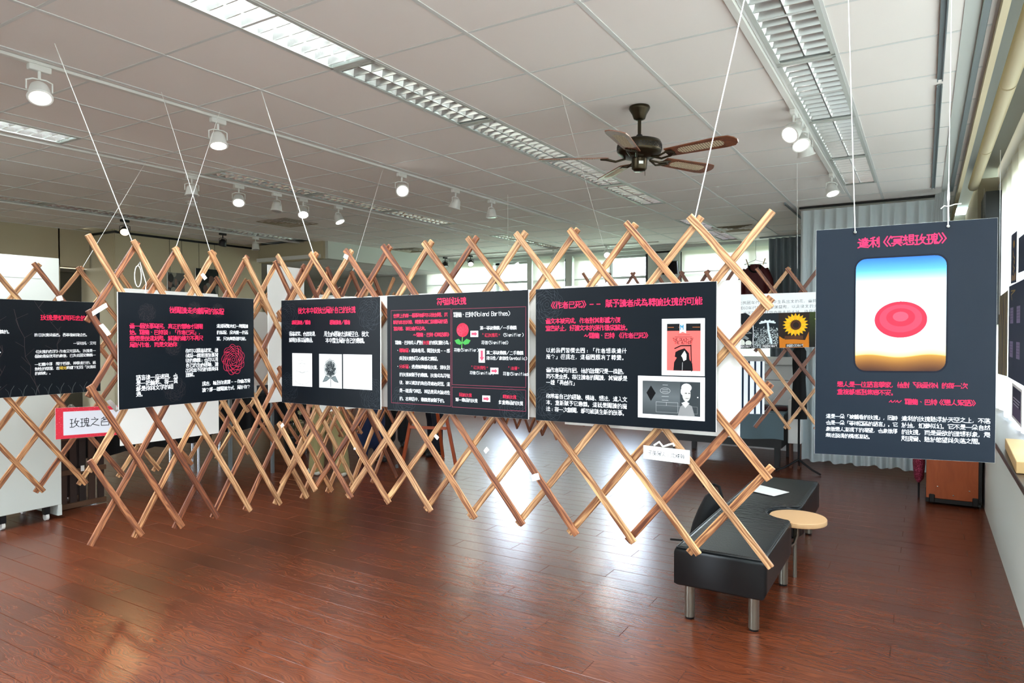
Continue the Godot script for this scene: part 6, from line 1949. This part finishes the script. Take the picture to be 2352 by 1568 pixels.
# ------------------------------------------------------------------ left side
func left_side() -> void:
	var o := thing("white_cabinet", "tall white movable cabinet on casters at the left edge", "cabinet", Vector3(-6.5, 0, -2.70))
	part("body", MB.new().box(Vector3(0, 1.16, 0), Vector3(0.5, 2.08, 0.52), Basis.IDENTITY, 0.004), M.wall_white, o)
	part("seam", MB.new().box(Vector3(0.2505, 2.02, 0.02), Vector3(0.002, 0.004, 0.40)), M.grey_wall, o)
	for z in [-0.245, 0.245]: part("side_panel", MB.new().box(Vector3(0, 0.075, z), Vector3(0.5, 0.09, 0.03)), M.wall_white, o)
	for q in [[0.2, -0.16], [0.2, 0.16], [-0.2, -0.16], [-0.2, 0.16]]:
		var c := part("caster", MB.new().tube([Vector3(q[0], 0.032, q[1] - 0.012), Vector3(q[0], 0.032, q[1] + 0.012)], 0.031, 16), M.foam, o)
		part("fork", MB.new().box(Vector3(q[0], 0.085, q[1]), Vector3(0.05, 0.07, 0.045), Basis.IDENTITY, 0.004), M.dark_metal, c)
	# slatted crate with a lantern
	var wd: Array = [mat(Color(0.16, 0.085, 0.05), 0.6), mat(Color(0.22, 0.13, 0.075), 0.6), mat(Color(0.12, 0.065, 0.04), 0.6)]
	var cr := thing("slatted_crate", "dark slatted wooden crate standing right of the white cabinet", "crate", Vector3(-6.72, 0, -3.22))
	for k in 6: part("slat", MB.new().box(Vector3(0.2, 0.33, -0.20 + k * 0.08), Vector3(0.016, 0.62, 0.058), Basis.IDENTITY, 0.002), wd[k % 3], cr)
	for k in 5: part("slat", MB.new().box(Vector3(-0.17 + k * 0.085, 0.33, 0.23), Vector3(0.06, 0.62, 0.016), Basis.IDENTITY, 0.002), wd[(k + 1) % 3], cr)
	for y in [0.03, 0.33, 0.64]:
		part("rail", MB.new().box(Vector3(0.215, y, 0.0), Vector3(0.02, 0.045, 0.48), Basis.IDENTITY, 0.002), mat(Color(0.34, 0.22, 0.13), 0.6), cr)
	part("back", MB.new().box(Vector3(-0.2, 0.33, 0), Vector3(0.02, 0.62, 0.46)), wd[0], cr)
	part("top", MB.new().box(Vector3(0, 0.665, 0), Vector3(0.46, 0.02, 0.5), Basis.IDENTITY, 0.003), wd[1], cr)
	var ct := MB.new().box(Vector3(-6.493, 0.35, -3.25), Vector3(0.004, 0.05, 0.03))
	tag(part("price_tag", ct, M.paper), "tiny white tag stuck on the dark slatted crate", "tag")
	var la := thing("black_lantern", "small black bottle-shaped lantern standing on the dark crate", "lantern", Vector3(-6.62, 0.675, -3.22))
	part("body", MB.new().lathe(Vector3.ZERO, [Vector2(0.06, 0.0), Vector2(0.062, 0.1), Vector2(0.05, 0.16), Vector2(0.02, 0.19)], 18), M.black, la)
	part("cap", MB.new().lathe(Vector3.ZERO, [Vector2(0.03, 0.19), Vector2(0.034, 0.22), Vector2(0.012, 0.25)], 18), M.chrome, la)
	# tables under black cloths
	for q in [[-7.35, -4.22, 1.35, "black-clothed table behind the wide white board"], [-7.65, -6.08, 1.8, "black-clothed table crowded with bags and boxes behind the left trellis"]]:
		var t := thing("clothed_table", q[3], "table", Vector3(q[0], 0, q[1]), 0.0, "tables under black cloths")
		part("table_top", MB.new().box(Vector3(0, 0.73, 0), Vector3(0.62, 0.03, q[2]), Basis.IDENTITY, 0.004), M.dark_metal, t)
		var cb := MB.new()
		cb.box(Vector3(0, 0.748, 0), Vector3(0.66, 0.006, q[2] + 0.04))
		part("cloth_top", cb, M.black_cloth, t)
		part("cloth_side", drape(Vector3(0.335, 0, q[2] * 0.5 + 0.02), Vector3(0.335, 0, -q[2] * 0.5 - 0.02), 0.75, 0.34, 9, 0.014, 1.0, false), M.black_cloth, t)
		part("cloth_side", drape(Vector3(-0.335, 0, -q[2] * 0.5 - 0.02), Vector3(-0.335, 0, q[2] * 0.5 + 0.02), 0.75, 0.34, 9, 0.014, 1.0, false), M.black_cloth, t)
		part("cloth_end", drape(Vector3(-0.33, 0, q[2] * 0.5 + 0.022), Vector3(0.33, 0, q[2] * 0.5 + 0.022), 0.75, 0.34, 4, 0.012, 1.0, false), M.black_cloth, t)
		part("cloth_end", drape(Vector3(0.33, 0, -q[2] * 0.5 - 0.022), Vector3(-0.33, 0, -q[2] * 0.5 - 0.022), 0.75, 0.34, 4, 0.012, 1.0, false), M.black_cloth, t)
		for s in [-1, 1]:
			for u in [-1, 1]: part("leg", MB.new().tube([Vector3(s * 0.27, 0, u * (q[2] * 0.5 - 0.1)), Vector3(s * 0.27, 0.72, u * (q[2] * 0.5 - 0.1))], 0.017, 10), M.chrome, t)
	var items := [["tan_box", "tan cardboard box on the black-clothed table", "box", Vector3(-7.5, 0.752, -5.55), Vector3(0.2, 0.13, 0.3), Color(0.62, 0.46, 0.30)], ["dark_case", "black equipment case on the far black-clothed table", "case", Vector3(-7.62, 0.752, -6.0), Vector3(0.3, 0.24, 0.42), Color(0.04, 0.05, 0.06)], ["grey_box", "grey box on the far end of the black-clothed table", "box", Vector3(-7.6, 0.752, -6.6), Vector3(0.26, 0.16, 0.3), Color(0.30, 0.30, 0.28)]]
	for q in items:
		var t := thing(q[0], q[1], q[2], q[3])
		part("body", MB.new().box(Vector3(0, q[4].y * 0.5, 0), q[4], Basis(Vector3.UP, 0.1), 0.006), mat(q[5], 0.7), t)
		part("lid", MB.new().box(Vector3(0, q[4].y + 0.008, 0), Vector3(q[4].x + 0.008, 0.018, q[4].z + 0.008), Basis(Vector3.UP, 0.1), 0.004), mat(q[5] * 0.85, 0.7), t)
	var wbt := thing("white_bottle", "slim white bottle standing before the black equipment case", "bottle", Vector3(-7.42, 0.752, -5.82))
	part("body", MB.new().lathe(Vector3.ZERO, [Vector2(0.03, 0.0), Vector2(0.034, 0.02), Vector2(0.034, 0.16), Vector2(0.018, 0.19)], 18), M.paper, wbt)
	part("cap", MB.new().lathe(Vector3.ZERO, [Vector2(0.018, 0.19), Vector2(0.018, 0.215), Vector2(0.001, 0.217)], 14), M.foam, wbt)
	# a planter of dry flowers on the floor
	var fp := thing("flower_tub", "dark tub of pale dried flowers under the clothed table end", "plant", Vector3(-6.95, 0, -6.1))
	part("tub", MB.new().lathe(Vector3.ZERO, [Vector2(0.13, 0.0), Vector2(0.17, 0.22), Vector2(0.175, 0.24), Vector2(0.15, 0.24)], 20), M.black, fp)
	var gr := RandomNumberGenerator.new()
	gr.seed = 9
	for k in 26:
		var a := gr.randf() * TAU
		var rr := gr.randf_range(0.03, 0.19)
		var tip := Vector3(cos(a) * rr, gr.randf_range(0.32, 0.55), sin(a) * rr)
		var st := part("stem", MB.new().tube([Vector3(cos(a) * rr * 0.4, 0.2, sin(a) * rr * 0.4), tip], 0.003, 5), mat(Color(0.20, 0.22, 0.12), 0.8), fp)
		part("flower_head", MB.new().lathe(tip, [Vector2(0.008, -0.015), Vector2(0.030, 0.0), Vector2(0.022, 0.018), Vector2(0.004, 0.024)], 8), mat([Color(0.55, 0.52, 0.36), Color(0.35, 0.36, 0.25), Color(0.62, 0.58, 0.46)][k % 3], 0.9), st)
	# pictures on the cream wall
	var pics := [[-6.30, 2.30, 0.28, 0.34, Color(0.36, 0.36, 0.34), "small grey framed picture hung on the cream wall"], [-6.83, 2.36, 0.40, 0.42, Color(0.09, 0.11, 0.10), "dark framed picture hung on the cream wall right of the grey one"]]
	for q in pics:
		var im := canvas(128, 128, q[4])
		var g := RandomNumberGenerator.new()
		g.seed = int(q[2] * 100)
		for k in 14: disc(im, Vector2(g.randf() * 128, g.randf() * 128), g.randf_range(6, 22), g.randf_range(6, 26), (q[4] as Color).lerp([Color(0.6, 0.42, 0.36), Color(0.05, 0.06, 0.06), Color(0.7, 0.68, 0.6)][k % 3], 0.55))
		var b := board("wall_picture", q[5], "picture", Vector3(-9.815, q[1] + q[3] * 0.5, q[0] + q[2] * 0.5), Vector3(-9.815, q[1] + q[3] * 0.5, q[0] - q[2] * 0.5), q[3], im, "pictures hung from the picture rail", 0.02, 0.4)
		for s in [-1, 1]: part("wire", MB.new().tube([Vector3(-0.005, q[3], s * q[2] * 0.35), Vector3(-0.01, 2.975 - b.position.y, s * q[2] * 0.35)], 0.003, 5), M.dark_metal, b)
	# easel
	var ez := thing("wooden_easel", "orange wooden easel standing beyond the framed board", "easel", Vector3(-5.0, 0, -6.35))
	var ew := mat(Color(0.58, 0.25, 0.10), 0.5)
	for q in [[Vector3(-0.30, 0, 0.10), Vector3(0.0, 1.55, 0)], [Vector3(0.34, 0, -0.10), Vector3(0.04, 1.55, 0)], [Vector3(-0.15, 0, -0.5), Vector3(0.02, 1.45, 0)]]:
		var d: Vector3 = q[1] - q[0]
		var z := d.normalized()
		var x := z.cross(Vector3.FORWARD).normalized()
		part("leg", MB.new().box((q[0] + q[1]) * 0.5 + Vector3(0, 0.004, 0), Vector3(0.04, d.length(), 0.025), Basis(x, z, x.cross(z)), 0.003), ew, ez)
	part("tray", MB.new().box(Vector3(0.02, 0.80, 0.06), Vector3(0.5, 0.03, 0.07), Basis(Vector3.UP, 0.3), 0.003), ew, ez)
	part("brace", MB.new().box(Vector3(0.02, 0.45, 0.02), Vector3(0.46, 0.035, 0.02), Basis(Vector3.UP, 0.3), 0.003), ew, ez)
	people()

# ------------------------------------------------------------------ people
func skin(caps: Array, cell: float, k := 45.0) -> MB:         # tapered capsules melted together and meshed (surface nets)
	var lo := Vector3.ONE * 1e9
	var hi := -lo
	for c in caps:
		var m: float = maxf(c[2], c[3]) + cell * 2.5
		lo = lo.min(c[0] - Vector3.ONE * m).min(c[1] - Vector3.ONE * m)
		hi = hi.max(c[0] + Vector3.ONE * m).max(c[1] + Vector3.ONE * m)
	var nx := int((hi.x - lo.x) / cell) + 2
	var ny := int((hi.y - lo.y) / cell) + 2
	var nz := int((hi.z - lo.z) / cell) + 2
	var f := PackedFloat32Array()
	f.resize(nx * ny * nz)
	for c in caps:
		var a: Vector3 = c[0]
		var ab: Vector3 = c[1] - a
		var il := 1.0 / maxf(ab.length_squared(), 1e-9)
		var m: float = maxf(c[2], c[3]) + maxf(0.05, cell * 2.0)
		var p0 := ((a.min(c[1]) - Vector3.ONE * m - lo) / cell).floor()
		var p1 := ((a.max(c[1]) + Vector3.ONE * m - lo) / cell).ceil()
		for z in range(maxi(int(p0.z), 0), mini(int(p1.z) + 1, nz)):
			for y in range(maxi(int(p0.y), 0), mini(int(p1.y) + 1, ny)):
				for x in range(maxi(int(p0.x), 0), mini(int(p1.x) + 1, nx)):
					var p := lo + Vector3(x, y, z) * cell - a
					var t := clampf(p.dot(ab) * il, 0.0, 1.0)
					f[(z * ny + y) * nx + x] += exp(-k * ((p - ab * t).length() - lerpf(c[2], c[3], t)))
	for i in f.size(): f[i] = -log(maxf(f[i], 1e-9)) / k
	var b := MB.new()
	var at := {}
	var step := [0, 1, nx, nx + 1, nx * ny, nx * ny + 1, nx * ny + nx, nx * ny + nx + 1]
	var corner := [Vector3(0, 0, 0), Vector3(1, 0, 0), Vector3(0, 1, 0), Vector3(1, 1, 0), Vector3(0, 0, 1), Vector3(1, 0, 1), Vector3(0, 1, 1), Vector3(1, 1, 1)]
	var edges := [[0, 1], [2, 3], [4, 5], [6, 7], [0, 2], [1, 3], [4, 6], [5, 7], [0, 4], [1, 5], [2, 6], [3, 7]]
	for z in nz - 1:
		for y in ny - 1:
			for x in nx - 1:
				var i := (z * ny + y) * nx + x
				var ins := 0
				for j in 8: ins += int(f[i + step[j]] < 0.0)
				if ins == 0 or ins == 8: continue
				var s := Vector3.ZERO
				var n := 0
				for e in edges:
					var va := f[i + step[e[0]]]
					var vb := f[i + step[e[1]]]
					if (va < 0.0) != (vb < 0.0):
						s += (corner[e[0]] as Vector3).lerp(corner[e[1]], va / (va - vb))
						n += 1
				at[i] = b.v.size()
				b.v.append(lo + (Vector3(x, y, z) + s / n) * cell)
				b.n.append(Vector3(f[i + 1] - f[i], f[i + nx] - f[i], f[i + nx * ny] - f[i]).normalized())
				b.t.append(Vector2.ZERO)
	for i in at:
		for q in [[1, nx, nx * ny], [nx, nx * ny, 1], [nx * ny, 1, nx]]:
			var va := f[i]
			var vb := f[i + q[0]]
			if (va < 0.0) == (vb < 0.0): continue
			var c0 = at.get(i - q[1] - q[2])
			var c1 = at.get(i - q[2])
			var c2 = at.get(i - q[1])
			if c0 == null or c1 == null or c2 == null: continue
			if va < 0.0: b.ix.append_array([c0, i_at(at, i), c1, c0, c2, i_at(at, i)])
			else: b.ix.append_array([c0, c1, i_at(at, i), c0, i_at(at, i), c2])
	var nn := PackedVector3Array()                            # smooth normals from the faces
	nn.resize(b.v.size())
	for i in range(0, b.ix.size(), 3):
		var w := (b.v[b.ix[i + 2]] - b.v[b.ix[i]]).cross(b.v[b.ix[i + 1]] - b.v[b.ix[i]])
		for j in 3: nn[b.ix[i + j]] += w
	for i in nn.size(): b.n[i] = nn[i].normalized() if nn[i].length() > 0 else Vector3.UP
	return b

func i_at(at: Dictionary, i: int) -> int: return at[i]

func person(at: Vector3, turn: float, h: float, label: String, trouser: Color, top: Color, shoe: Color, hair: Color, wide: float, stride: float, skirt := false) -> void:
	var o := thing("person", label, "person", at, turn, "visitors behind the boards")
	var s := h / 1.65
	var J := func(x: float, y: float, z: float) -> Vector3: return Vector3(x, y, z) * s
	var sk := mat(Color(0.78, 0.58, 0.46), 0.55)
	var body := []
	body.append([J.call(0, 0.98, 0), J.call(0, 1.16, 0), 0.105 * s, 0.10 * s])
	body.append([J.call(-0.07, 1.22, 0), J.call(0.07, 1.22, 0), 0.10 * s, 0.10 * s])
	body.append([J.call(-0.12, 1.34, -0.01), J.call(0.12, 1.34, -0.01), 0.065 * s, 0.065 * s])
	body.append([J.call(0, 1.36, 0), J.call(0, 1.46, 0.01), 0.052 * s, 0.048 * s])
	body.append([J.call(0, 1.50, 0.03), J.call(0, 1.555, 0.0), 0.066 * s, 0.086 * s])
	body.append([J.call(0, 1.53, 0.082), J.call(0, 1.502, 0.098), 0.011 * s, 0.014 * s])
	for e in [-1, 1]:
		body.append([J.call(e * 0.078, 1.535, 0.0), J.call(e * 0.083, 1.51, 0.0), 0.016 * s, 0.012 * s])
		body.append([J.call(e * 0.165, 1.35, 0), J.call(e * 0.205, 1.08, -0.01), 0.047 * s, 0.037 * s])
		body.append([J.call(e * 0.205, 1.08, -0.01), J.call(e * 0.20, 0.85, 0.06), 0.037 * s, 0.026 * s])
		body.append([J.call(e * 0.20, 0.85, 0.06), J.call(e * 0.20, 0.79, 0.08), 0.028 * s, 0.026 * s])
		var zz: float = e * stride
		body.append([J.call(e * 0.085, 0.92, 0), J.call(e * 0.09, 0.49, zz * 0.5 + 0.015), 0.088 * s, 0.055 * s])
		body.append([J.call(e * 0.09, 0.49, zz * 0.5 + 0.015), J.call(e * 0.095, 0.09, zz - 0.01), 0.055 * s, 0.036 * s])
		body.append([J.call(e * 0.095, 0.05, zz), J.call(e * 0.10, 0.035, zz + 0.12), 0.036 * s, 0.028 * s])
	part("body", skin(body, 0.021, 55.0), sk, o)
	for e in [-1, 1]:                                        # hands: palm, four fingers, thumb
		var hnd := [[J.call(e * 0.20, 0.80, 0.075), J.call(e * 0.20, 0.755, 0.085), 0.024 * s, 0.026 * s]]
		for k in 4:
			var fz := 0.058 + k * 0.018
			var ln: float = [0.050, 0.062, 0.066, 0.058][k]
			hnd.append([J.call(e * 0.20, 0.745, fz), J.call(e * 0.203, 0.745 - ln * 0.6, fz + 0.004), 0.0085 * s, 0.0078 * s])
			hnd.append([J.call(e * 0.203, 0.745 - ln * 0.6, fz + 0.004), J.call(e * 0.192, 0.745 - ln * 1.15, fz + 0.006), 0.0078 * s, 0.0068 * s])
		hnd.append([J.call(e * 0.193, 0.79, 0.10), J.call(e * 0.183, 0.755, 0.125), 0.011 * s, 0.0095 * s])
		hnd.append([J.call(e * 0.183, 0.755, 0.125), J.call(e * 0.18, 0.73, 0.128), 0.0095 * s, 0.008 * s])
		part("hand", skin(hnd, 0.0062, 190.0), sk, o)
	var tr := []
	for e in [-1, 1]:
		var zz: float = e * stride
		tr.append([J.call(e * 0.075, 0.97, 0), J.call(e * 0.09, 0.52, zz * 0.5 + 0.01), 0.105 * s, (0.062 + wide * 0.5) * s])
		tr.append([J.call(e * 0.09, 0.52, zz * 0.5 + 0.01), J.call(e * 0.097, 0.10, zz - 0.005), (0.062 + wide * 0.5) * s, (0.05 + wide) * s])
	if skirt: tr.append([J.call(0, 0.9, 0), J.call(0, 0.34, 0), 0.13 * s, 0.16 * s])
	tr.append([J.call(-0.05, 1.0, 0), J.call(0.05, 1.0, 0), 0.112 * s, 0.112 * s])
	part("trousers" if not skirt else "skirt", skin(tr, 0.021, 60.0), mat(trouser, 0.9), o)
	var tp := [[J.call(0, 0.95, 0), J.call(0, 1.2, 0), 0.13 * s, 0.118 * s], [J.call(-0.09, 1.26, 0), J.call(0.09, 1.26, 0), 0.105 * s, 0.105 * s], [J.call(-0.13, 1.345, -0.01), J.call(0.13, 1.345, -0.01), 0.07 * s, 0.07 * s]]
	for e in [-1, 1]:
		tp.append([J.call(e * 0.165, 1.345, 0), J.call(e * 0.207, 1.08, -0.01), 0.06 * s, 0.052 * s])
		tp.append([J.call(e * 0.207, 1.08, -0.01), J.call(e * 0.202, 0.89, 0.05), 0.05 * s, 0.042 * s])
	part("shirt", skin(tp, 0.021, 60.0), mat(top, 0.9), o)
	for e in [-1, 1]:
		var zz: float = e * stride
		part("shoe", skin([[J.call(e * 0.097, 0.045, zz - 0.03), J.call(e * 0.10, 0.04, zz + 0.05), 0.044 * s, 0.04 * s], [J.call(e * 0.10, 0.04, zz + 0.05), J.call(e * 0.103, 0.033, zz + 0.145), 0.04 * s, 0.032 * s]], 0.012, 90.0), mat(shoe, 0.6), o)
	part("hair", skin([[J.call(0, 1.575, -0.012), J.call(0, 1.55, -0.02), 0.094 * s, 0.096 * s], [J.call(-0.06, 1.56, -0.03), J.call(-0.065, 1.44, -0.035), 0.045 * s, 0.035 * s], [J.call(0.06, 1.56, -0.03), J.call(0.065, 1.44, -0.035), 0.045 * s, 0.035 * s], [J.call(0, 1.55, -0.06), J.call(0, 1.43, -0.06), 0.06 * s, 0.05 * s]], 0.014, 70.0), mat(hair, 0.55), o)
	for e in [-1, 1]: part("eye", MB.new().lathe(J.call(e * 0.031, 1.535, 0.073), [Vector2(0.001, -0.008), Vector2(0.009, 0.0), Vector2(0.001, 0.008)], 10), M.black, o)
	part("mouth", MB.new().tube([J.call(-0.02, 1.472, 0.084), J.call(0, 1.47, 0.091), J.call(0.02, 1.472, 0.084)], 0.0045, 6), mat(Color(0.55, 0.25, 0.23), 0.5), o)

func people() -> void:
	person(Vector3(-5.58, 0, -5.35), -1.9, 1.62, "person in wide khaki trousers and pale shoes seen below the boards", Color(0.50, 0.46, 0.30), Color(0.75, 0.73, 0.68), Color(0.72, 0.70, 0.64), Color(0.04, 0.03, 0.03), 0.035, 0.12)
	person(Vector3(-5.75, 0, -6.2), 1.2, 1.55, "person in a long blue denim skirt and dark shoes, beside the khaki trousers", Color(0.07, 0.14, 0.27), Color(0.55, 0.57, 0.60), Color(0.03, 0.03, 0.04), Color(0.04, 0.03, 0.03), 0.02, 0.04, true)
	person(Vector3(-6.25, 0, -7.25), 0.6, 1.66, "person in black trousers standing under the framed board's left edge", Color(0.018, 0.018, 0.022), Color(0.03, 0.03, 0.035), Color(0.02, 0.02, 0.02), Color(0.03, 0.025, 0.02), 0.03, 0.03)
	person(Vector3(-5.35, 0, -6.95), -0.4, 1.68, "person in dark navy jeans standing beside the orange easel", Color(0.03, 0.055, 0.11), Color(0.08, 0.10, 0.16), Color(0.06, 0.05, 0.05), Color(0.05, 0.035, 0.03), 0.012, 0.02)

# ------------------------------------------------------------------ outside the far windows
func outdoors() -> void:
	var gm := part("lawn", MB.new().box(Vector3(-6, -3.6, -40), Vector3(90, 0.4, 52)), mat(Color(0.55, 0.60, 0.45), 0.95))
	tag(gm, "", "", "", "structure")
	gm.name = "ground"
	var spots := [[-19.0, -31.0, 4.4, 2.2], [-11.5, -29.0, 4.0, 2.0], [-29.0, -38.0, 4.8, 2.4], [-6.5, -37.0, 4.4, 2.2], [-17.5, -44.0, 5.2, 2.6], [-2.0, -28.0, 4.6, 2.2]]
	for i in spots.size():
		var q: Array = spots[i]
		var t := thing("garden_tree", ["pale green tree outside, behind the dark window post", "pale green tree outside, left of the far screen", "tree outside the leftmost clear far window", "tree outside behind the cream drawn blind", "taller tree outside between the clear far windows", "tree outside behind the red blouse blind"][i], "tree", Vector3(q[0], -3.4, q[1]), 0.0, "trees outside the far windows")
		part("trunk", MB.new().tube([Vector3.ZERO, Vector3(0.1, q[2] * 0.6, 0)], [0.22, 0.14], 10), mat(Color(0.2, 0.15, 0.1), 0.9), t)
		var b := MB.new()
		var g := RandomNumberGenerator.new()
		g.seed = 100 + i
		for k in 420:
			var d: Vector3 = Vector3(g.randfn(), g.randfn() * 0.75, g.randfn()).normalized() * q[3] * pow(g.randf(), 0.33)
			var c: Vector3 = Vector3(0, q[2] * 0.95, 0) + d
			var bs := Basis.from_euler(Vector3(g.randf() * TAU, g.randf() * TAU, g.randf() * TAU))
			var e := g.randf_range(0.18, 0.42)
			b.quad(c + bs * Vector3(-e, -e * 0.6, 0), c + bs * Vector3(e, -e * 0.6, 0), c + bs * Vector3(e, e * 0.6, 0), c + bs * Vector3(-e, e * 0.6, 0))
		part("crown", b, mat(Color(0.62, 0.68, 0.50), 0.9), t)
